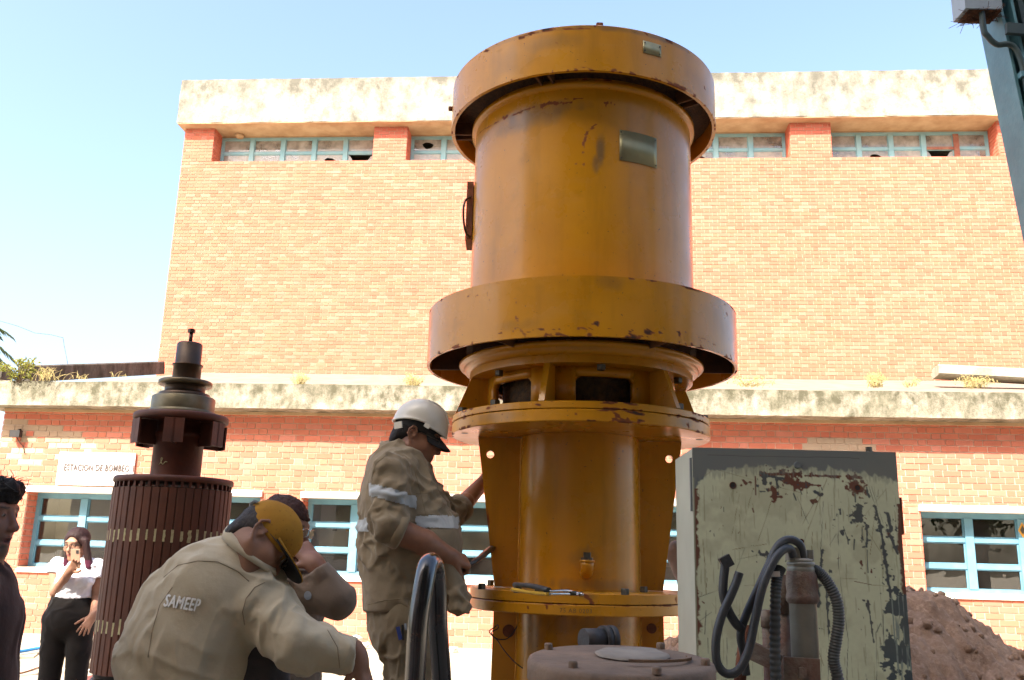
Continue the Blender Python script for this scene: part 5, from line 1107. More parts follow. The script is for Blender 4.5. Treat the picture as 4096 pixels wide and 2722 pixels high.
def surface(fn, lo, hi, h, extra=None):
    B = 8; n = (np.ceil((hi-lo)/h/B).astype(int)+1)*B; lo = lo.astype(np.float32)
    nb = n//B; gi = np.stack(np.meshgrid(*[np.arange(q) for q in nb], indexing='ij'), -1).reshape(-1, 3)
    cen = lo+(gi*B+(B-1)/2)*h; dc = fn(cen.astype(np.float32)); act = np.abs(dc) < B*h*1.5
    D = np.repeat(np.repeat(np.repeat(dc.reshape(nb), B, 0), B, 1), B, 2).astype(np.float32)
    off = np.stack(np.meshgrid(*[np.arange(B)]*3, indexing='ij'), -1).reshape(-1, 3); ga = gi[act]
    for c0 in range(0, len(ga), 400):
        g = ga[c0:c0+400]; idx = (g[:, None, :]*B+off[None]).reshape(-1, 3); vals = fn((lo+idx*h).astype(np.float32)); D[idx[:,0], idx[:,1], idx[:,2]] = vals
    S = D < 0; c = np.zeros(tuple(n-1), np.int8)
    for dx in (0,1):
        for dy in (0,1):
            for dz in (0,1): c += S[dx:n[0]-1+dx, dy:n[1]-1+dy, dz:n[2]-1+dz]
    cells = np.argwhere((c > 0) & (c < 8)); idm = np.full(tuple(n-1), -1, np.int64); idm[tuple(cells.T)] = np.arange(len(cells))
    acc = np.zeros((len(cells), 3)); cnt = np.zeros(len(cells)); cor = [(a,b,d) for a in (0,1) for b in (0,1) for d in (0,1)]
    for a in cor:
        for ax in range(3):
            if a[ax]: continue
            b = list(a); b[ax] = 1; A = D[tuple((cells+a).T)]; Bv = D[tuple((cells+b).T)]; m = (A < 0) != (Bv < 0)
            t_ = np.where(m, A/np.where(m, A-Bv, 1), 0); q = np.tile(np.array(a, float), (len(cells), 1)); q[:, ax] += t_; acc[m] += q[m]; cnt[m] += 1
    vs = lo+(cells+acc/cnt[:, None])*h; quads = []
    for ax in range(3):
        sl0 = [slice(None)]*3; sl1 = [slice(None)]*3; sl0[ax] = slice(0, -1); sl1[ax] = slice(1, None)
        E_ = np.argwhere(S[tuple(sl0)] != S[tuple(sl1)]); u, w_ = [(1,2),(2,0),(0,1)][ax]
        E_ = E_[(E_[:,u] > 0) & (E_[:,w_] > 0) & (E_[:,u] < n[u]-1) & (E_[:,w_] < n[w_]-1) & (E_[:,ax] < n[ax]-1)]
        fl = S[tuple(E_.T)]; q = []
        for (du, dw) in ((-1,-1),(0,-1),(0,0),(-1,0)):
            e = E_.copy(); e[:,u] += du; e[:,w_] += dw; q.append(idm[tuple(e.T)])
        q = np.stack(q, 1); q = np.where(fl[:, None], q, q[:, ::-1]); quads.append(q[(q >= 0).all(1)])
    return vs, np.concatenate(quads)
def normals(v, q):
    n = np.zeros_like(v); fn_ = np.cross(v[q[:,2]]-v[q[:,0]], v[q[:,3]]-v[q[:,1]])
    for k in range(4): np.add.at(n, q[:,k], fn_)
    return n/(np.linalg.norm(n, axis=1)[:, None]+1e-12)
def smooth(v, q, it=2, lam=.5):
    for _ in range(it):
        s_ = np.zeros_like(v); c = np.zeros(len(v))
        for k in range(4):
            np.add.at(s_, q[:,k], v[q[:,(k+1)%4]]+v[q[:,(k+3)%4]]); np.add.at(c, q[:,k], 2)
        v = v+lam*(s_/c[:, None]-v)
    return v
def put(name, v, q, mat, parent, col=None):
    me = bpy.data.meshes.new(name); off = root_of(parent); me.from_pydata((v-off).tolist(), [], q.tolist()); me.polygons.foreach_set('use_smooth', np.ones(len(q), bool))
    if col is not None: setcol(me, 'pcol', col)
    return link(name, me, mat, parent)
def grow(name, body, h, mat, parent, wr=None, col=None, it=1, seed=0, calm=None):
    """mesh a body; wr: list of (amplitude, scale vector, kind) folds pushed along the normal"""
    v, q = surface(body, body.lo, body.hi, h); v = smooth(v, q, it); n = normals(v, q)
    for (amp, sc_, kind) in (wr or []):
        if kind == 'crease':                             # sc_ = (direction the fold runs, folds per m across, per m along)
            d_ = nrm(sc_[0]); e_ = nrm(np.cross(d_, (.3,.9,.2))); g_ = np.cross(d_, e_)
            wv = v+.035*np.stack([fbm(v*4+3, 2, 40), fbm(v*4+7, 2, 41), fbm(v*4+11, 2, 42)], 1)
            f_ = fbm(np.stack([(wv@d_)*sc_[2], (wv@e_)*sc_[1], (wv@g_)*sc_[1]], 1), 2, seed+13); mk = np.clip(.75+1.6*fbm(v*3.2, 2, seed+29), .15, 1)*1.7
            if calm is not None: mk = mk*np.clip((np.linalg.norm(v-calm[0], axis=1)-calm[1])/.06, 0, 1)
            v = v+n*(amp*(np.exp(-(f_/.17)**2)-.35)*mk)[:, None]; continue
        Q = v*V(*sc_) if not callable(sc_) else sc_(v); Q = Q+.6*np.stack([fbm(v*5+3, 2, 40), fbm(v*5+7, 2, 41), fbm(v*5+11, 2, 42)], 1)
        f_ = fbm(Q, 3, seed+7); f_ = (1-2*np.abs(f_)*1.8) if kind == 'ridge' else f_; v = v+n*(amp*f_)[:, None]
    v = smooth(v, q, 1, .3); o = put(name, v, q, mat, parent, None if col is None else col(v)); return o, v, q, normals(v, q)
def shell(name, v, q, n, mask, mat, parent, off=.003, cut=True):
    """a strip sewn on a garment: the garment's faces inside the mask, lifted off a little"""
    keep = mask[q].all(1); qq = q[keep]
    if not len(qq): return None
    ids = np.unique(qq); mp = -np.ones(len(v), int); mp[ids] = np.arange(len(ids)); return put(name, v[ids]+n[ids]*off, mp[qq], mat, parent)
def frame(fwd, up=(0,0,1)):
    f_ = nrm(fwd); r_ = nrm(np.cross(f_, up)); return np.stack([r_, f_, np.cross(r_, f_)], 1)     # columns: person's right.. x, forward y, up z
class Head:
    def __init__(s, c, fwd, up=(0,0,1), sc=1.0): s.c = np.asarray(c, float); s.M = frame(fwd, up); s.s = sc
    def __call__(s, x, y, z): return s.c+s.M@V(x, y, z)*s.s
    def inv(s, P): return (P-s.c)@s.M/s.s
def add_head(B, H, female=False, mouth=0.0, fat=0.0, ear=1.0, neck=.15):
    s = H.s; el = lambda c, r, k=.015, op=1: B.el(H(*c), V(*r)*s, H.M, k*s, op); rc = lambda a, b, ra, rb, k=.012: B.rc(H(*a), H(*b), ra*s, rb*s, k*s)
    el((0,-.012,.038), (.077,.098,.086)); el((0,.025,-.030), (.063+fat,.072,.088), .03); el((0,.055,-.088), (.036+fat,.036,.030), .03)
    for e in (-1, 1):
        rc((e*.056,.0,-.05), (e*.018,.068,-.104), .022+fat*.6, .018, .03); el((e*.042,.062,-.022), (.022,.022,.020), .03)
    rc((0,.040,-.04), (0,-.03,-neck), .05, .055, .03)                       # neck root
    rc((-.036,.082,.030), (.036,.082,.030), .011, .011, .022)              # brow
    for e in (-1, 1): el((e*.031,.100,.010), (.017,.015,.011), .010, -1); el((e*.031,.0815,.010), (.0135,.0135,.0135), .003)
    rc((0,.092,.016), (0,.113,-.026), .0085, .0125, .012); el((0,.112,-.030), (.012,.012,.010), .008)
    for e in (-1, 1): el((e*.012,.104,-.033), (.008,.010,.007), .006)
    el((0,.092,-.058), (.024,.013,.0065), .008); el((0,.090,-.071-mouth), (.021,.013,.0075), .008)
    if mouth: el((0,.098,-.0645-mouth*.4), (.016,.014,.002+mouth*.6), .004, -1)
    el((0,.080,-.098-mouth), (.018,.018,.014), .02)
    for e in (-1, 1):                                    # ears: rim, lobe, bowl
        pt = [(.080,.006,.010),(.084,.000,.030),(.088,-.016,.033),(.091,-.027,.016),(.089,-.026,-.004),(.084,-.016,-.020),(.081,-.004,-.031)]
        pt = [(e*x, y*ear, z*ear) for x, y, z in pt]; rr_ = [.0042,.0050,.0054,.0054,.0050,.0052,.0066]
        for k_ in range(6): rc(pt[k_], pt[k_+1], rr_[k_], rr_[k_+1], .004)
        el((e*.079,-.010*ear,.001), (.005,.017*ear,.026*ear), .004); el((e*.083,.004,-.004), (.005,.006,.008), .005)
def skin_col(H, tone, lip=(.24,.09,.075), stubble=0.0, browc=(.03,.02,.015)):
    def f_(v):
        L_ = H.inv(v); n_ = fbm(v*60, 3, 3); c = np.tile(V(*tone), (len(v), 1))*(1+.12*n_+.14*fbm(v*14, 3, 8))[:, None]
        def ly(m, cc): 
            m = np.clip(m, 0, 1)[:, None]; c[:] = c*(1-m)+V(*cc)*m
        ell = lambda x, y, z, a, b, d: 1-np.sqrt(((np.abs(L_[:,0])-x)/a)**2+((L_[:,1]-y)/b)**2+((L_[:,2]-z)/d)**2)
        ly(ell(0,.03,-.03,.06,.10,.10)*.25, tuple(V(*tone)*V(1.05,.82,.78)))
        if stubble: ly(ell(0,.06,-.082,.07,.08,.045)*3*stubble*(.7+.5*n_), (.045,.03,.025))
        ly(ell(0,.10,-.065,.025,.03,.012)*4, lip)
        ly(ell(.031,.094,.009,.0115,.02,.0045)*6, (.24,.20,.17)); ly(ell(.031,.097,.009,.006,.02,.0048)*8, (.02,.012,.01))
        ly(ell(.033,.095,.031,.021,.03,.0055)*3, browc); return c
    return f_
t = Mt('skin', rough=.5, spec=.35); c = t.attr('pcol', 'Color'); t.base(c); t.set('Subsurface Weight', .08); t.set('Subsurface Radius', (.012,.005,.003)); t.bump(t.noise(220, 3), .08, .002); M['skin'] = t.m
def cloth(name, c1, c2, sheen=.15, bsc=420):
    t = Mt(name, c1, .88, 0, .2); t.base(t.mix(t.ramp(t.noise(5, 6, .6), .35, .7), c1, c2)); t.set('Sheen Weight', sheen)
    wv = t.noise(bsc, 2); big = t.noise(22, 4, .55); t.bump(t.math('ADD', t.math('MULTIPLY', big, 1.0), t.math('MULTIPLY', wv, .10)), .30, .012); return t.m
M['khaki'] = cloth('khaki_twill', (.235,.185,.115), (.195,.150,.092)); M['khaki2'] = cloth('faded_khaki_twill', (.43,.365,.25), (.37,.31,.205)); M['khaki3'] = cloth('brown_khaki_twill', (.19,.14,.10), (.155,.112,.08))
M['trouser'] = cloth('khaki_trouser', (.20,.155,.092), (.165,.125,.072)); M['darkcloth'] = cloth('charcoal_cloth', (.035,.03,.03), (.05,.042,.04)); M['black'] = cloth('black_cloth', (.013,.011,.010), (.018,.015,.013), .05)
M['tee'] = cloth('white_cotton', (.78,.76,.78), (.74,.72,.75), .1); M['maroon'] = cloth('dark_maroon_cloth', (.03,.016,.014), (.045,.025,.018))
M['mustard'] = None
t = Mt('mustard_cap', rough=.85, spec=.2); c = t.mix(t.ramp(t.noise(9, 5), .35,.7), (.34,.165,.018), (.27,.125,.014)); vo = t.n('TexVoronoi'); vo.inputs['Scale'].default_value = 62; vo.inputs['Randomness'].default_value = .15; t.L(t.coord(), vo.inputs['Vector']); c = t.mix(t.ramp(vo.outputs['Distance'], .14, .22, .45, 0), c, (.12,.055,.010)); t.base(c); t.bump(t.noise(300,2), .2, .003); M['mustard'] = t.m
M['reflect'] = cloth('reflective_tape', (.40,.42,.41), (.32,.335,.33), .1, 60)
t = Mt('hair', rough=.6, spec=.2); c = t.attr('pcol', 'Color'); t.base(c); t.bump(t.noise(1.0, 4, .6, t.coord((160,160,14))), .8, .006); M['hair'] = t.m
M['helmet'] = varied('white_helmet_shell', (.55,.52,.44), (.48,.45,.37), 6, .32, spec=.5, coat=.2); M['visor'] = varied('black_visor', (.012,.011,.011), (.02,.018,.016), 9, .7)
M['lens'] = glass('spectacle_lens', (.8,.82,.8), 1.0, .05); M['specs'] = varied('spectacle_frame', (.03,.025,.02), (.06,.05,.03), 20, .35); M['boot'] = varied('work_boot', (.05,.035,.025), (.035,.025,.02), 9, .6)
M['phone'] = varied('gold_phone', (.55,.36,.24), (.48,.30,.20), 10, .35, .2); M['pocketblue'] = varied('blue_marker', (.03,.05,.22), (.02,.04,.16), 9, .5); M['badge'] = varied('pale_badge', (.30,.33,.37), (.25,.28,.32), 30, .8)
def hand(B, w, d, n, side, curl=(.3,.4,.3), spread=.06, sc=1.0, thumb=(.6,.75,.25), tcurl=.3, k=.006):
    """wrist w, finger direction d, palm normal n, side: which way the thumb lies (+1: d x n)"""
    d = nrm(d); n = nrm(np.asarray(n)-d*(np.asarray(n)@d)); t_ = np.cross(d, n)*side; w = np.asarray(w, float); L = lambda a, b, c: w+(d*a+t_*b+n*c)*sc
    B.rc(L(-.03,0,0), L(.02,0,0), .027*sc, .028*sc, .02)
    for o_ in (-.022, 0, .022): B.rc(L(.012,o_*.8,0), L(.085,o_*1.15,.002), .017*sc, .0145*sc, .014)
    for i, (o_, ln, r_) in enumerate(((.031,.072,.0092), (.0105,.081,.0095), (-.0105,.075,.009), (-.031,.058,.0082))):
        p = L(.088-abs(i-1.2)*.004, o_, 0); a = 0; sp = spread*(1.2-i)
        for seg, (fr, cu_) in enumerate(((.45,curl[0]), (.31,curl[1]), (.24,curl[2]))):
            a += cu_; dr_ = nrm(d*math.cos(a)+n*math.sin(a)+t_*sp); e = p+dr_*ln*fr*sc; B.rc(p, e, r_*sc*(1-.07*seg), r_*sc*(.95-.08*seg), k); p = e
    p = L(.018,.030,.006); dr_ = nrm(d*thumb[0]+t_*thumb[1]+n*thumb[2])
    for ln, r_ in ((.045,.0125), (.034,.0105), (.027,.0092)):
        e = p+dr_*ln*sc; B.rc(p, e, r_*sc, r_*.93*sc, k*1.3); p = e; dr_ = nrm(dr_*(1-tcurl)+(d*.8+n*.5-t_*.2)*tcurl)
def spectacles(H, parent, w=.058, z=.010, y=.112, r=.021, hgt=.016, mat='specs', lens=True):
    mb = MB(); 
    for e in (-1, 1):
        a = np.linspace(0, 2*math.pi, 25); pts = []
        for q in a:
            cx_, cz_ = math.cos(q), math.sin(q); pw = .55; X_ = abs(cx_)**pw*np.sign(cx_)*r*1.12; Z_ = abs(cz_)**pw*np.sign(cz_)*hgt; pts.append(H(e*.031+X_, y-.25*abs(e*.031+X_)**1.6, z+Z_-.003))
        mb.tube(pts, .0019*H.s, 6, False); mb.tube([H(e*(.031+r*1.1), y-.007, z+.006), H(e*.076, y-.05, z+.008), H(e*.081, .012, z+.006), H(e*.083, -.02, z-.012)], .0017*H.s, 6)
    mb.tube([H(-.010,y,z+.003), H(0,y+.004,z+.006), H(.010,y,z+.003)], .0018*H.s, 6)
    g = part('spectacles', mb, M[mat], parent)
    if lens:
        for e in (-1, 1):
            m2 = MB(); vs = [H(e*.031+r*1.08*math.cos(q), y-.0006, z-.003+hgt*.95*math.sin(q)) for q in np.linspace(0, 2*math.pi, 17)[:-1]]; m2.add(vs, [tuple(range(16))]); part('lens', m2, M['lens'], g)
    return g
def visor_mesh(H, L0, mat, parent, y0=.075, zc=.045, wd=.078, drop=.35, name='visor', half=62, curve=.02, yr=1.0):
    mb = MB(); na, nr = 20, 8; vs = []
    for th_ in (0, .004):
        for j in range(nr+1):
            for i in range(na+1):
                a = R(-half+2*half*i/na); x0_, y0_ = wd*math.sin(a), y0+.028*(math.cos(a)-1)*1.6-.02*(1-math.cos(a)); ext = L0*max(0, math.cos(a*1.28))**.55*j/nr
                vs.append(H(x0_*(1+.02*j/nr), y0_+ext*yr, zc-drop*ext-curve*(x0_/wd)**2*(.4+j/nr)+th_))
    m = na+1; S_ = (nr+1)*m; fs = []
    for j in range(nr):
        for i in range(na): a = j*m+i; fs += [(a,a+1,a+m+1,a+m), (S_+a,S_+a+m,S_+a+m+1,S_+a+1)]
    for i in range(na): fs += [(i,S_+i,S_+i+1,i+1), (nr*m+i,nr*m+i+1,S_+nr*m+i+1,S_+nr*m+i)]
    mb.add(vs, fs, True); return part(name, mb, M[mat], parent)
def collar(name, pts, r, hgt, mat, parent, lean=.01):
    """a folded shirt collar swept round the neck"""
    p = spline(pts, 6); n_ = len(p); mb = MB(); c = p.mean(0); vs = []
    for i in range(n_):
        o_ = nrm((p[i]-c)*V(1,1,0)+1e-6); f_ = math.sin(math.pi*(i+.5)/n_)**.3
        for (a, b) in ((-.004,0), (-.002,hgt*f_), (.006,hgt*f_*1.02), (.012+lean,hgt*.45), (.016+lean,-hgt*.35), (.010+lean,-hgt*.35)): vs.append(p[i]+o_*a+V(0,0,b))
    mb.add(vs, [(i*6+k, i*6+k+1, (i+1)*6+k+1, (i+1)*6+k) for i in range(n_-1) for k in range(5)], True); return part(name, mb, M[mat], parent, False)
def shoe(parent, p, d, s=1.0):
    B = Body(); d = nrm(d); B.rc(p+V(0,0,.05), p+d*.16*s+V(0,0,.035), .045, .038, .02, cut=(p+V(0,0,.004), (0,0,-1))).rc(p+V(0,0,.05), p+V(0,0,.12), .045, .045, .02); grow('boot', B, .008, M['boot'], parent)

from mathutils.bvhtree import BVHTree
SEAM_A = [[(1545,1822),(1503,1855),(1488,1910),(1492,1985)], [(1466,2420),(1540,2402),(1640,2392),(1700,2400)], [(1660,1890),(1690,2000),(1720,2130)], [(1665,1975),(1735,1972)], [(1668,2060),(1740,2058)]]
# ---- the worker in the white helmet
Ya = 4.15; A = lambda px, py, dy=0.0: at(px, py, Ya+dy)
wa = thing('person', 'worker in white helmet and khaki shirt with reflective bands, leaning over the stand', 'person', (A(1630,2400)[0], Ya, .325), 0, 'people around the motor')
H = Head(A(1668,1750), (.935,-.05,-.35), (.35,0,.935), 1.05)
B = Body(); add_head(B, H, fat=.006)
B.rc(H(0,-.035,-.07), A(1588,1850), .060, .066, .03).rc(A(1588,1850), A(1600,2000), .07, .10).rc(A(1600,2000), A(1630,2380), .12, .13)
B.rc(A(1570,1885,-.17), A(1570,1885,.17), .05, .05).rc(A(1562,1890,-.20), A(1570,2115,-.25), .05, .05)
B.rc(A(1568,2115,-.25), A(1700,2172,-.205), .058, .053, .02).rc(A(1700,2172,-.205), A(1800,2226,-.15), .053, .036, .02)
B.rc(A(1600,1885,.20), A(1795,2070,.28), .05, .05).rc(A(1795,2070,.28), A(1860,2010,.36), .052, .046, .02).rc(A(1860,2010,.40), A(1945,1918,.60), .046, .034, .02)
wr_ = A(1803,2229,-.148); hd_ = nrm(A(1890,2254,-.06)-wr_)
hand(B, wr_, hd_, (.05,.75,-.62), -1, (1.05,1.35,.7), .02, 1.06, (.75,.35,.55), .5)
hand(B, A(1955,1908,.62), (.75,.35,.55), (.3,-.8,.2), 1, (.5,.4,.3), .05)
hipz = A(1625,2470)[2]
for dy in (-.09, .09): B.rc(V(A(1620,2480)[0], Ya+dy, hipz), V(A(1640,2500)[0], Ya+dy*1.1, .82), .08, .055).rc(V(A(1640,2500)[0], Ya+dy*1.1, .82), V(A(1620,2500)[0], Ya+dy*1.1, .42), .05, .04)
grow('body', B, .0055, M['skin'], wa, None, skin_col(H, (.225,.105,.060), (.16,.065,.05), .35))
# shirt
S = Body(); yx = (V(0,1,0), 1.18); y1_ = (V(0,1,0), .95); hem = (A(1630,2438), (0.05,0,-1))
S.rc(A(1592,1895), A(1602,1990), .148, .172, .04, sq=yx).rc(A(1602,1990), A(1640,2175), .172, .222, .05, sq=y1_).rc(A(1640,2175), A(1632,2470), .222, .192, .05, cut=hem, sq=y1_)
S.rc(A(1568,1892,-.165), A(1568,1892,.165), .078, .078, .05).rc(A(1578,1870), A(1596,1832), .085, .074, .04, cut=(A(1604,1826), (.45,0,1)))
fd = nrm(A(1700,2172,-.205)-A(1568,2115,-.25))
S.rc(A(1560,1895,-.195), A(1558,2100,-.25), .082, .076, .035).rc(A(1556,2096,-.25), A(1640,2136,-.22), .074, .070, .03, cut=(A(1603,2128,-.238), fd))
fl_ = nrm(A(1860,2010,.36)-A(1795,2070,.28))
S.rc(A(1600,1895,.19), A(1785,2068,.27), .080, .068, .03).rc(A(1780,2070,.27), A(1880,2000,.38), .070, .066, .02, cut=(A(1838,2034,.335), fl_))
S.rc(A(1795,2255,-.10), A(1853,2470,-.12), .050, .038, .035, cut=(A(1850,2446,-.12), (-.2,0,-1)), sq=(nrm(V(.3,1,0)), 1.5))
o, v, q, n = grow('shirt', S, .0075, M['khaki'], wa, [(.012,((1,.1,.55),11,3.0),'crease'), (.010,((1,.2,-.25),13,3.5),'crease'), (.006,((.2,.3,1),16,5),'crease'), (.006,(5,5,5),'n')], seed=3)
VA, QA = v, q
px_ = CX+F*((v-CAMP)@cr)/((v-CAMP)@cf); py_ = CY-F*((v-CAMP)@cu)/((v-CAMP)@cf); dyv = v[:,1]-Ya
arm = (dyv < -.165) & (px_ < 1668) & (py_ > 1900)
zt_ = A(1560,1990)[2]; bandr = np.abs(v[:,2]-(zt_-.25*(v[:,0]-A(1570,1980)[0]))) < .030
shell('sleeve_band', v, q, n, bandr & arm, M['reflect'], wa)
zt_ = A(1640,2098)[2]; tb = (np.abs(v[:,2]-(zt_+.06*(v[:,0]-A(1640,2098)[0]))) < .031) & (px_ < 1835) & ~((dyv < -.155) & (px_ < 1660)) & (dyv < .25)
shell('waist_band', v, q, n, tb, M['reflect'], wa)
mb = MB(); mb.tube([A(1574,2112,-.246), A(1580,2115,-.244), A(1604,2127,-.237), A(1611,2130,-.235)], [.071,.079,.081,.074], 28); part('rolled_cuff', mb, M['khaki'], wa)
mb = MB(); mb.tube([A(1826,2044,.315), A(1832,2039,.325), A(1846,2026,.35), A(1850,2022,.355)], [.064,.070,.069,.062], 24); part('rolled_cuff', mb, M['khaki'], wa)
cn = A(1592,1832); collar('collar', [cn+V(.074*math.cos(a), .076*math.sin(a), -.045*math.cos(a)+.004) for a in np.linspace(R(8), R(352), 12)], .07, .026, 'khaki', wa, .003)
BVA = BVHTree.FromPolygons([tuple(p_) for p_ in VA], QA.tolist())
# trousers, boots
T = Body(); T.rc(A(1630,2395), A(1628,2490), .176, .170, .05, sq=y1_)
for dy in (-.085, .085):
    kx = A(1652,2720)[0]; T.rc(A(1632,2470,dy), V(kx, Ya+dy*1.05, .84), .116, .092, .04).rc(V(kx, Ya+dy*1.05, .84), V(kx-.03, Ya+dy*1.1, .40), .090, .075, .04, cut=(V(kx,Ya,.41), (0,0,-1))); shoe(wa, V(kx-.04, Ya+dy*1.1, .325), (1,0,0))
o, v, q, n = grow('trousers', T, .008, M['trouser'], wa, [(.010,((.25,.1,1),11,3),'crease'), (.009,((1,.2,.4),13,4),'crease'), (.005,(6,6,6),'n')], seed=5)
for (a, b, m_) in (((1591,2508),(1603,2560),'pocketblue'), ((1610,2500),(1613,2562),'visor'), ((1621,2495),(1623,2520),'badge')):
    mb = MB(); mb.beam(A(*a,-.205), A(*b,-.205), .016 if m_ == 'pocketblue' else .008, .008, (0,1,0)); part('pocket_pen', mb, M[m_], wa)
# hair, cap, helmet, glasses
HB = Body(); HB.el(H(0,-.016,.036), V(.082,.100,.088)*1.05, H.M, .02).el(H(0,-.075,-.035), V(.060,.038,.055)*1.05, H.M, .03).el(H(0,.075,-.045), V(.12,.098,.085)*1.05, H.M, .01, -1)
grow('hair', HB, .006, M['hair'], wa, [(.003,(60,60,60),'n')], lambda v: np.tile(V(.012,.009,.008), (len(v),1)))
Hh = Head(A(1684,1702), (.96,-.05,-.24), (.24,0,.97), 1.0)
mb = MB(); na, nr = 48, 18; vs = []
for th_ in (0, -.004):
    for j in range(nr+1):
        for i in range(na):
            a = 2*math.pi*i/na; f_ = j/nr; cs, sn = math.cos(a), math.sin(a); zr = -.018+.026*abs(cs)**2-(.012 if sn > .3 else 0)
            if f_ < .12: z_ = zr+f_/.12*.012; rr = 1.035-.035*f_/.12
            else: g_ = (f_-.12)/.88; rr = math.cos(g_*math.pi/2)**.80; z_ = (zr+.012)*(1-g_)+.118*math.sin(g_*math.pi/2)
            vs.append(Hh((.108+th_)*rr*cs, (.132+th_)*rr*sn, z_+th_))
S_ = (nr+1)*na; fs = []
for j in range(nr):
    for i in range(na): a, b = j*na+i, j*na+(i+1) % na; fs += [(a,b,b+na,a+na), (S_+a,S_+a+na,S_+b+na,S_+b)]
for i in range(na): fs.append((i,S_+i,S_+(i+1)%na,(i+1)%na))
mb.add(vs, fs, True); hm = part('helmet', mb, M['helmet'], wa)
mb = MB(); mb.tube(spline([Hh(0,.125,.035), Hh(0,.09,.088), Hh(0,.03,.117), Hh(0,-.04,.113), Hh(0,-.10,.075)], 6), .008, 8, flat=.6); part('helmet_ridge', mb, M['helmet'], hm)
mb = MB(); mb.beam(Hh(.112,.035,-.004), Hh(.112,.060,-.012), .006, .018); mb.beam(Hh(.105,-.065,-.030), Hh(.09,-.10,-.045), .006, .03); part('strap_slot', mb, M['helmet'], hm)
CB_ = Body(); CB_.el(H(0,-.010,.045), V(.087,.106,.082)*1.05, H.M, .02).el(H(0,-.02,-.06), V(.3,.3,.088)*1.0, H.M, .004, -1).el(H(0,-.02,-.2), V(.3,.3,.2)*1.0, H.M, .004, -1)
grow('cap', CB_, .006, M['visor'], wa); visor_mesh(H, .082, 'visor', wa, .080, .040, .080, .55, 'visor', 66, .030)
spectacles(H, wa)
# dark tool in his fist
mb = MB(); mb.tube(spline([A(1868,2268,-.06), A(1900,2246,-.03), A(1930,2224,.10), A(1955,2203,.34), A(1990,2182,.62)], 5), [.012]*5+[.015]*5+[.019]*10+[.014], 10, flat=.75); tag(part('scraper', mb, M['hose'], None), 'dark scraping tool in the hand of the worker in the helmet', 'tool')

# ---- the bending worker in the mustard cap
Yb = 3.15; A = lambda px, py, dy=0.0: at(px, py, Yb+dy)
wb = thing('person', 'worker in mustard cap bending forward, SAMEEP lettered on his khaki back', 'person', (A(760,2700)[0], Yb, 0), 0, 'people around the motor')
H = Head(A(1040,2168), (.70,-.05,-.71), (.64,.46,.60), 1.04); B = Body(); add_head(B, H, fat=.004, ear=1.15, neck=.045)
B.rc(H(0,-.02,-.035), A(1000,2235,.02), .060, .064, .03).rc(A(992,2245,.03), A(860,2400,.03), .06, .10).rc(A(860,2400,.03), A(740,2800,.03), .11, .12)
B.rc(A(1035,2412,0), A(1190,2576,-.065), .045, .042).rc(A(1195,2580,-.06), A(1425,2628,-.03), .045, .034, .02)
hand(B, A(1432,2632,-.03), (.35,.05,-.95), (-.75,.3,-.25), -1, (.55,.75,.45), .03, 1.04, (.7,.35,.5), .3)
B.rc(A(668,2400,.02), A(545,2640,-.03), .045, .042).rc(A(545,2640,-.03), A(590,2860,-.12), .042, .036); hand(B, A(590,2860,-.12), (.4,-.3,-.8), (.6,.2,.2), 1)
for sx in (-.10, .10): B.rc(V(A(740,2700)[0]+sx, Yb+.05, .88), V(A(760,2700)[0]+sx, Yb+.02, .48), .08, .055).rc(V(A(760,2700)[0]+sx, Yb+.02, .48), V(A(740,2700)[0]+sx, Yb+.08, .09), .05, .04)
grow('body', B, .0055, M['skin'], wb, None, skin_col(H, (.235,.115,.066), (.16,.07,.05), .45, (.06,.05,.045)))
S = Body(); S.rc(A(985,2265,.03), A(868,2365,.03), .110, .172, .05).rc(A(868,2365,.03), A(772,2590,.03), .178, .202, .06, sq=(V(0,1,0), .86)).rc(A(772,2590,.03), A(738,2960,.03), .202, .215, .06, cut=(A(740,2900), (0,0,-1)), sq=(V(0,1,0), .86))
S.rc(A(985,2240), A(1008,2205), .080, .074, .04, cut=(A(1012,2208), (.65,0,.75))).rc(A(1005,2392,.0), A(690,2385,.05), .088, .080, .06)
cfz = nrm(A(1425,2628,-.03)-A(1195,2580,-.06))
S.rc(A(1042,2412,-.01), A(1185,2578,-.07), .094, .084, .045).rc(A(1185,2572,-.07), A(1450,2632,-.03), .084, .058, .035, cut=(A(1418,2628,-.03), cfz))
S.rc(A(672,2392,.02), A(548,2640,-.03), .083, .072, .04).rc(A(548,2640,-.03), A(590,2850,-.12), .072, .060, .03)
o, v, q, n = grow('shirt', S, .0065, M['khaki2'], wb, [(.0065,((.38,.1,1),8,1.3),'crease'), (.004,((1,.1,-.45),10,2),'crease'), (.0035,((.2,.2,1),15,3),'crease'), (.006,(4,4,4),'n')], calm=(A(729,2412,-.17), .075), seed=11)
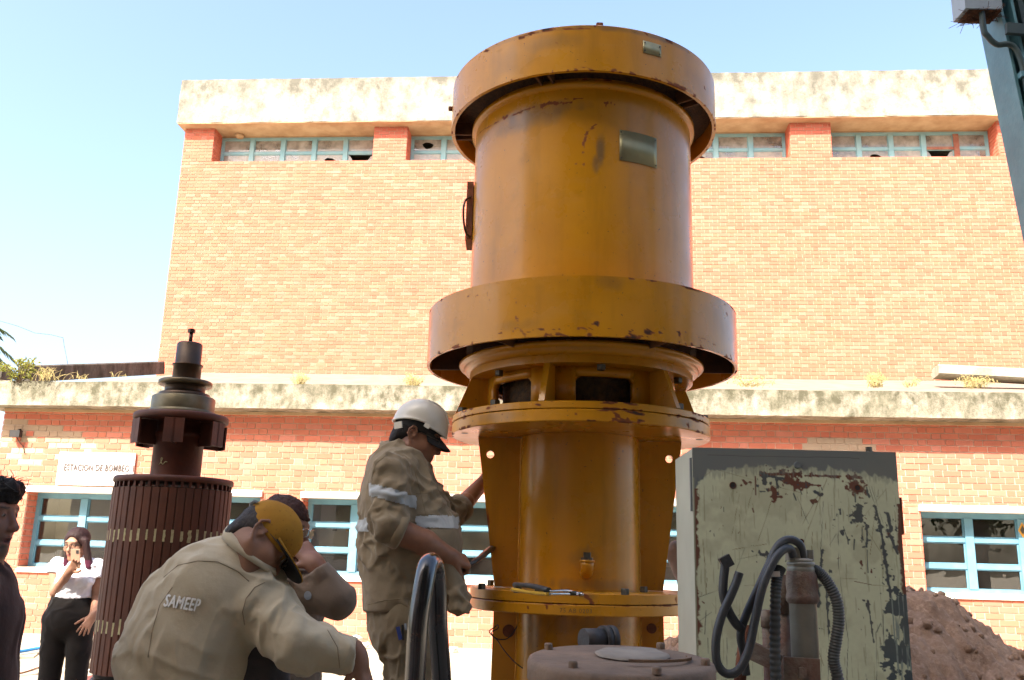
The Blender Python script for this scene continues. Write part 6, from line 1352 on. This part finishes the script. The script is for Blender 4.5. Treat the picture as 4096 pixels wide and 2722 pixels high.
def decal(bv, body, pxc, pyc, wpx, hpx, rot, shear, mat, parent, name='lettering', mesh=None, bold=.012, off=.0025, heavy=False):
    if mesh is None:
        tv, tf = text_mesh(body, 1.0, shear, bold, 0.0, 1.10); mn, mx = tv[:,:2].min(0), tv[:,:2].max(0); tv = (tv[:,:2]-(mn+mx)/2)/(mx-mn)
    else: tv, tf = mesh
    if mesh is None and heavy:                           # heavier strokes: the outline repeated with tiny shifts
        n0 = len(tv); sh_ = [(0,0),(.012,0),(-.012,0),(0,.03),(0,-.03)]; tv = np.concatenate([tv+np.array(q_) for q_ in sh_]); tf = [[i+n0*k for i in f_] for k in range(len(sh_)) for f_ in tf]
    cs, sn = math.cos(rot), math.sin(rot); out = []
    for (x_, y_) in tv:
        X_, Y_ = x_*wpx, -y_*hpx; d_ = ray(pxc+X_*cs-Y_*sn, pyc+X_*sn+Y_*cs); hit = bv.ray_cast(Vector(CAMP), Vector(d_)); out.append(np.array(hit[0])-nrm(d_)*off if hit[0] else CAMP+d_*3)
    mb = MB(); mb.add(out, tf); return part(name, mb, mat, parent, False)
bv = BVHTree.FromPolygons([tuple(p) for p in v], q.tolist())
def seam(bv, pts, mat, parent, r_=.0016, name='seam'):
    P_ = []
    for i in range(len(pts)-1):
        for t_ in np.linspace(0, 1, 12, endpoint=False):
            d_ = ray(pts[i][0]+(pts[i+1][0]-pts[i][0])*t_, pts[i][1]+(pts[i+1][1]-pts[i][1])*t_); h_ = bv.ray_cast(Vector(CAMP), Vector(d_))
            if h_[0]: P_.append(np.array(h_[0]))
    if len(P_) > 3: mb = MB(); mb.tube(P_, r_, 5); part(name, mb, M[mat], parent)
for pts in ([(655,2310),(712,2262),(792,2244),(872,2248),(950,2285),(1000,2330)], [(1060,2330),(1019,2350),(984,2395),(970,2448),(979,2505)], [(690,2350),(640,2420),(610,2520),(590,2640)], [(1310,2520),(1350,2590),(1360,2680)]): seam(bv, pts, 'khaki', wb)
for pts in SEAM_A: seam(BVA, pts, 'trouser', wa)
M['print'] = varied('white_print', (.72,.72,.68), (.64,.64,.60), 60, .7)
decal(bv, 'SAMEEP', 729, 2412, 144, 50, R(9), .30, M['print'], wb, bold=0.0, off=.005, heavy=True)
UV = Body(); UV.rc(A(995,2500,.08), A(1035,2960,.08), .115, .13, .04); grow('dark_front', UV, .009, M['darkcloth'], wb, [(.005,(10,10,10),'ridge')])  # dark grey form at the underarm and torso front
cn = A(982,2215,.0); collar('collar', [cn+V(.022,0,0)+np.array([.084*math.cos(a), .085*math.sin(a), -.084*math.cos(a)*.75]) for a in np.linspace(R(20), R(340), 12)], .07, .028, 'khaki2', wb, .004)
T = Body(); T.rc(A(740,2850), V(A(740,2700)[0], Yb+.04, .86), .17, .17, .04)
for sx in (-.09, .09):
    b_ = A(740,2700)[0]; T.rc(V(b_+sx, Yb+.05, .88), V(b_+sx*1.1+.02, Yb+.02, .48), .11, .085, .04).rc(V(b_+sx*1.1+.02, Yb+.02, .48), V(b_+sx*1.1, Yb+.08, .08), .085, .07, .03, cut=(V(0,0,.08), (0,0,-1))); shoe(wb, V(b_+sx*1.1, Yb+.08, .0), (.5,.8,0))
grow('trousers', T, .010, M['trouser'], wb, [(.008,(9,9,7),'ridge')])
HB = Body(); HB.el(H(0,-.016,.034), V(.080,.100,.085)*1.06, H.M, .02).el(H(0,-.070,-.040), V(.055,.034,.045)*1.06, H.M, .03).el(H(0,.095,-.05), V(.14,.108,.088)*1.06, H.M, .01, -1)
grow('hair', HB, .005, M['hair'], wb, [(.002,(80,80,80),'n')], lambda v: np.tile(V(.034,.026,.021), (len(v),1))*(1+.5*fbm(v*90,2,3))[:,None])
CB_ = Body(); CB_.el(H(0,-.004,.052), V(.090,.110,.094)*1.05, H.M, .02).el(H(0,-.10,-.085), V(.3,.15,.088)*1.0, H.M, .004, -1).el(H(0,.04,-.082), V(.3,.3,.093)*1.0, H.M, .004, -1).el(H(0,-.02,-.2), V(.3,.3,.2)*1.0, H.M, .004, -1)
cp_, v, q, n = grow('cap', CB_, .005, M['mustard'], wb, [(.004,(14,14,14),'n')])
mb = MB(); mb.tube(spline([H(-.05,-.105,.055), H(0,-.122,.062), H(.06,-.105,.055)], 6), .010, 8, flat=.35); part('cap_strap', mb, M['badge'], wb)
vo = visor_mesh(H, .100, 'mustard', wb, .092, .030, .088, .10, 'visor', 72, .006); vu = visor_mesh(H, .0985, 'visor', wb, .092, .0255, .087, .10, 'visor_lining', 72, .006)
spectacles(H, wb, mat='specs')
# ---- the man behind him, hand raised to his face
Yc_ = 3.7; A = lambda px, py, dy=0.0: at(px, py, Yc_+dy)
wc = thing('person', 'man in brown khaki shirt and glasses behind the bending worker, fist at his mouth', 'person', (A(1130,2600)[0], Yc_, 0), 0, 'people around the motor')
H = Head(A(1130,2118), (.955,-.22,-.20), (.2,0,.98), 1.02); B = Body(); add_head(B, H)
B.rc(H(0,-.035,-.07), A(1090,2275), .056, .062, .03).rc(A(1090,2275), A(1110,2500), .08, .12).rc(A(1110,2500), A(1110,2800), .12, .13)
B.rc(A(1150,2345,-.12), A(1355,2405,-.16), .045, .045).rc(A(1355,2405,-.16), A(1262,2262,-.18), .042, .036, .02)
hand(B, A(1258,2256,-.18), nrm(A(1205,2190,-.15)-A(1258,2256,-.18)), (-.5,.7,-.2), 1, (1.0,1.3,.8), .02, 1.08, (.6,.5,.5), .4)
for dy in (-.09, .09): B.rc(V(A(1110,2700)[0], Yc_+dy, .9), V(A(1110,2700)[0]+.03, Yc_+dy, .5), .08, .055).rc(V(A(1110,2700)[0]+.03, Yc_+dy, .5), V(A(1110,2700)[0], Yc_+dy, .09), .05, .04)
grow('body', B, .006, M['skin'], wc, None, skin_col(H, (.215,.10,.06), (.15,.06,.05), .2))
S = Body(); S.rc(A(1085,2345), A(1110,2440), .135, .158, .05, sq=(V(0,1,0), 1.2)).rc(A(1110,2440), A(1118,2900), .160, .165, .06, cut=(A(1118,2840), (0,0,-1)), sq=(V(0,1,0), 1.1))
S.rc(A(1090,2330,-.15), A(1080,2330,.15), .078, .078, .05).rc(A(1088,2300), A(1095,2272), .078, .070, .04, cut=(A(1098,2268), (.2,0,1)))
S.rc(A(1140,2350,-.13), A(1348,2402,-.16), .075, .066, .045).rc(A(1350,2402,-.16), A(1240,2235,-.18), .064, .050, .03, cut=(A(1268,2272,-.18), nrm(A(1262,2262,-.18)-A(1355,2405,-.16))))
S.rc(A(1080,2350,.15), A(1100,2560,.2), .07, .06, .04)
o, v, q, n = grow('shirt', S, .0075, M['khaki3'], wc, [(.011,((.6,.1,1),12,3),'crease'), (.009,((1,.2,-.6),13,4),'crease'), (.005,(5,5,5),'n')], seed=21)
bv = BVHTree.FromPolygons([tuple(p) for p in v], q.tolist()); a_ = np.linspace(0, 2*math.pi, 21)[:-1]
decal(bv, '', 1231, 2383, 30, 36, 0, 0, M['badge'], wc, 'pocket_badge', (np.stack([np.cos(a_)/2, np.sin(a_)/2], 1), [tuple(range(20))[::-1]]), off=.003)
for px in (1193, 1203): mb = MB(); mb.tube([A(px,2322,-.195), A(px+2,2352,-.195)], .004, 6); part('pocket_pen', mb, M['pocketblue'], wc)
cn = A(1092,2284); collar('collar', [cn+V(.078*math.cos(a), .08*math.sin(a), -.03*math.cos(a)) for a in np.linspace(R(-20), R(315), 12)], .07, .036, 'badge', wc)
T = Body(); T.rc(A(1115,2800), V(A(1110,2700)[0], Yc_, .88), .16, .16, .04)
for dy in (-.09, .09):
    b_ = A(1110,2700)[0]; T.rc(V(b_, Yc_+dy, .9), V(b_+.03, Yc_+dy, .5), .105, .085, .04).rc(V(b_+.03, Yc_+dy, .5), V(b_, Yc_+dy, .08), .085, .07, .03, cut=(V(0,0,.08), (0,0,-1))); shoe(wc, V(b_-.02, Yc_+dy, .0), (1,0,0))
grow('trousers', T, .010, M['trouser'], wc, [(.008,(9,9,7),'ridge')])
HB = Body(); HB.el(H(0,-.012,.040), V(.088,.108,.096), H.M, .02).el(H(0,-.07,-.03), V(.062,.04,.06), H.M, .03).el(H(0,.085,-.045), V(.12,.09,.098), H.M, .01, -1)
grow('hair', HB, .006, M['hair'], wc, [(.008,(45,45,45),'n'), (.006,(90,90,90),'n')], lambda v: np.tile(V(.045,.018,.013), (len(v),1)))
spectacles(H, wc, mat='chrome')

# ---- the man at the left edge
Yd = 2.9; A = lambda px, py, dy=0.0: at(px, py, Yd+dy)
wd_ = thing('person', 'dark haired man in profile cut off by the left edge', 'person', (A(-90,2700)[0], Yd, 0), 0, 'people around the motor')
H = Head(A(-74,2066), (.995,-.06,-.05), (.05,0,1), 1.02); B = Body(); add_head(B, H, mouth=.006)
B.rc(H(0,-.03,-.07), A(-95,2290), .056, .064, .03).rc(A(-105,2300), A(-140,2600), .08, .10).rc(A(-140,2600), A(-150,2950), .10, .11)
for dy in (-.19, .19): B.rc(A(-150,2370,dy), A(-170,2640,dy*1.1), .05, .045).rc(A(-170,2640,dy*1.1), A(-140,2880,dy), .042, .034); hand(B, A(-138,2890,dy), (.1,0,-1), (.0,-dy,0), 1 if dy > 0 else -1)
for dy in (-.09, .09): B.rc(V(A(-150,2700)[0], Yd+dy, .9), V(A(-150,2700)[0]+.02, Yd+dy, .5), .08, .055).rc(V(A(-150,2700)[0]+.02, Yd+dy, .5), V(A(-150,2700)[0], Yd+dy, .09), .05, .04)
grow('body', B, .005, M['skin'], wd_, None, skin_col(H, (.20,.095,.062), (.13,.05,.045), .75))
S = Body(); S.rc(A(-125,2370), A(-140,2470), .115, .135, .05, sq=(V(0,1,0), 1.35)).rc(A(-140,2470), A(-150,2960), .135, .140, .06, cut=(A(-150,2900), (0,0,-1)), sq=(V(0,1,0), 1.25)).rc(A(-130,2350,-.16), A(-130,2350,.16), .07, .07, .05).rc(A(-95,2320), A(-90,2275), .072, .064, .04, cut=(A(-90,2285), (.1,0,1)))
for dy in (-.19, .19): S.rc(A(-150,2370,dy), A(-170,2640,dy*1.1), .066, .058, .04, cut=(A(-170,2600,dy), (0,0,-1)))
grow('shirt', S, .008, M['maroon'], wd_, [(.010,((.2,.1,1),11,3),'crease')])
T = Body(); T.rc(A(-150,2880), V(A(-150,2700)[0], Yd, .86), .15, .16, .04)
for dy in (-.09, .09):
    b_ = A(-150,2700)[0]; T.rc(V(b_, Yd+dy, .9), V(b_+.02, Yd+dy, .5), .10, .08, .04).rc(V(b_+.02, Yd+dy, .5), V(b_, Yd+dy, .08), .08, .065, .03, cut=(V(0,0,.08), (0,0,-1))); shoe(wd_, V(b_-.02, Yd+dy, .0), (1,0,0))
grow('trousers', T, .012, M['darkcloth'], wd_)
HB = Body(); HB.el(H(0,-.010,.045), V(.088,.108,.094), H.M, .02).el(H(0,-.07,-.03), V(.064,.042,.06), H.M, .03).el(H(0,.090,-.052), V(.12,.095,.100), H.M, .01, -1).el(H(0,.078,.085), V(.050,.032,.028), H.M, .03)
grow('hair', HB, .005, M['hair'], wd_, [(.010,(38,38,38),'n'), (.007,(80,80,80),'n')], lambda v: np.tile(V(.010,.007,.006), (len(v),1)))
mb = MB(); rg = np.random.default_rng(8)
for i in range(70):
    p = H(rg.uniform(-.06,.06), rg.uniform(.02,.105), rg.uniform(.07,.125)); d_ = nrm(rg.normal(size=3)+H.M@V(0,1.0,.5)); mb.tube(spline([p-d_*.02, p+d_*.012, p+d_*.026+rg.normal(0,.006,3)], 3), [.0012]*6+[.0005], 4)
part('loose_hair', mb, M['visor'], wd_)

# ---- the woman with the phone
Ye = 7.2; A = lambda px, py, dy=0.0: at(px, py, Ye+dy)
we = thing('person', 'woman in white t-shirt and black trousers filming with a phone', 'person', (A(280,2500)[0], Ye, 0), 0, 'people around the motor')
H = Head(A(307,2178), (-.10,-.97,-.20), (0,-.2,.98), .98); B = Body(); add_head(B, H, True)
B.rc(H(0,-.03,-.07), A(312,2245), .048, .052, .03).rc(A(312,2250), A(300,2380), .05, .07, .04).rc(A(300,2380), A(285,2500), .08, .09, .04)
B.rc(A(232,2266), A(385,2272), .045, .045, .04)
B.rc(A(222,2270,0), A(224,2368,-.04), .048, .042, .02).rc(A(224,2368,-.04), A(276,2290,-.19), .042, .028, .02)
hand(B, A(278,2286,-.195), nrm(A(305,2252,-.22)-A(278,2286,-.195)), (.15,-.75,-.2), 1, (.35,.55,.6), .03, .92, (.65,.55,.4), .4)
B.rc(A(392,2276,0), A(391,2395,.01), .048, .041, .02).rc(A(391,2395,.01), A(372,2462,-.11), .040, .027, .02)
hand(B, A(371,2466,-.115), nrm(A(335,2520,-.16)-A(371,2466,-.115)), (-.1,.9,-.2), -1, (.10,.15,.1), .16, .92, (.75,.65,.1), .1)
for (a, b, c) in (((232,2480),(214,2620),(196,2780)), ((318,2480),(316,2620),(300,2780))):
    k3 = V(A(*c)[0], Ye, .09); B.rc(A(*a), A(*b), .07, .06).rc(A(*b), k3, .055, .038)
grow('body', B, .0055, M['skin'], we, None, skin_col(H, (.36,.185,.115), (.30,.10,.085), 0, (.05,.025,.02)))
S = Body(); S.rc(A(308,2285), A(303,2325), .125, .132, .04, sq=(V(0,1,0), .72)).rc(A(303,2325), A(290,2400), .135, .148, .05, sq=(V(0,1,0), .78), cut=(A(290,2392), (0,0,-1)))
for px in (274, 338): S.el(A(px,2322,-.075), V(.062,.058,.055), None, .05)
S.rc(A(235,2265), A(385,2270), .052, .052, .04).rc(A(312,2262), A(312,2238), .060, .050, .03, cut=(A(312,2240), (0,0,1)))
S.rc(A(226,2266,0), A(222,2320,-.02), .062, .058, .03, cut=(A(222,2292,-.02), (-.05,-.2,-1))).rc(A(390,2272,0), A(394,2330,0), .062, .058, .03, cut=(A(394,2312,0), (.15,0,-1)))
grow('t_shirt', S, .007, M['tee'], we, [(.006,((1,.1,.1),20,4),'crease'), (.004,((.3,.1,1),16,4),'crease')], seed=31)
T = Body(); T.rc(A(288,2392), A(276,2470), .148, .178, .05, sq=(V(0,1,0), .8), cut=(A(288,2388), (0,0,1)))
for (a, b, c, r1, r2) in (((228,2480),(212,2600),(194,2760),.105,.066), ((322,2480),(316,2600),(300,2760),.105,.068)):
    k3 = V(A(*c)[0], Ye, .10); T.rc(A(*a), A(*b), r1, .088, .03).rc(A(*b), k3, .088, .058, .03); shoe(we, V(k3[0], Ye+.03, 0), (0,-1,0), .8)
grow('trousers', T, .0085, M['black'], we, [(.006,((1,.1,.3),14,4),'crease')])
HB = Body(); HB.el(H(0,-.014,.042), V(.086,.104,.090), H.M, .02).el(H(0,-.05,-.08), V(.080,.055,.10), H.M, .04).el(H(-.002,.088,-.035), V(.058,.075,.105), H.M, .012, -1)
for (p, q_, e) in (((275,2165),(268,2262),-1), ((342,2165),(357,2266),1)): HB.rc(A(*p,-.055), A(*q_,-.05), .026, .028, .03)
HB.rc(A(312,2180,.08), A(318,2262,.09), .075, .065, .03)
zc_ = A(310,2240)[2]
grow('hair', HB, .006, M['hair'], we, [(.004,(70,70,8),'n')], lambda v: np.where((v[:,2] < zc_+.02*fbm(v*30,2,2))[:,None], V(.075,.012,.030), V(.026,.011,.010)))
spectacles(H, we, lens=False, mat='visor')
ph = thing('phone', 'gold smartphone held up by the woman', 'phone', A(302,2238,-.235)); c_ = A(302,2236,-.232); pf = frame((.1,.96,.25))
def pbox(x0,y0,z0,x1,y1,z1): 
    mb = MB(); mb.box((x0,y0,z0),(x1,y1,z1), (pf, c_)); return mb
part('case', pbox(-.036,-.004,-.074,.036,.005,.074), M['phone'], ph); part('screen', pbox(-.033,.0052,-.07,.033,.0066,.07), M['visor'], ph); part('camera_bump', pbox(.008,-.006,.040,.030,-.0042,.066), M['chrome'], ph)
for z_ in (.046, .059): part('camera_lens', pbox(.012,-.0075,z_-.004,.020,-.0062,z_+.004), M['visor'], ph)

# ---- the worker hidden behind the stand: only his elbow shows
Yf = 5.3; A = lambda px, py, dy=0.0: at(px, py, Yf+dy)
wf = thing('person', 'person mostly hidden behind the cabinet, dark elbow showing beside the stand', 'person', (A(2850,2500)[0], Yf, 0), 0, 'people around the motor')
H = Head(V(A(2860,2100)[0], Yf, 1.60), (-.9,-.2,-.2)); B = Body(); add_head(B, H); x_ = A(2860,2300)[0]
B.rc(H(0,-.03,-.07), V(x_,Yf,1.40), .056, .06, .03).rc(V(x_,Yf,1.35), V(x_,Yf,.95), .13, .13).rc(V(x_-.12,Yf-.16,1.38), A(2712,2225,-.1), .05, .045).rc(A(2712,2225,-.1), V(x_-.15,Yf-.25,1.22), .045, .036)
hand(B, V(x_-.15,Yf-.25,1.22), (.9,.1,.2), (0,.9,0), 1); 
for dy in (-.1,.1): B.rc(V(x_,Yf+dy,.92), V(x_,Yf+dy,.09), .08, .045)
grow('body', B, .008, M['skin'], wf, None, skin_col(H, (.20,.10,.06)))
S = Body(); S.rc(V(x_,Yf,1.33), V(x_,Yf,.85), .15, .16, .05, sq=(V(0,1,0),1.2)).rc(V(x_,Yf-.16,1.40), V(x_,Yf+.16,1.40), .07, .07, .05).rc(V(x_-.03,Yf-.17,1.40), A(2718,2215,-.1), .075, .068, .03).rc(A(2718,2215,-.1), V(x_-.15,Yf-.25,1.22), .066, .052, .03)
grow('shirt', S, .010, M['khaki3'], wf, [(.006,(9,9,9),'ridge')]); T = Body()
for dy in (-.1,.1): T.rc(V(x_,Yf+dy,.92), V(x_,Yf+dy,.08), .11, .07, .03, cut=(V(0,0,.07),(0,0,-1))); shoe(wf, V(x_,Yf+dy,0), (-1,0,0))
grow('trousers', T, .012, M['trouser'], wf)
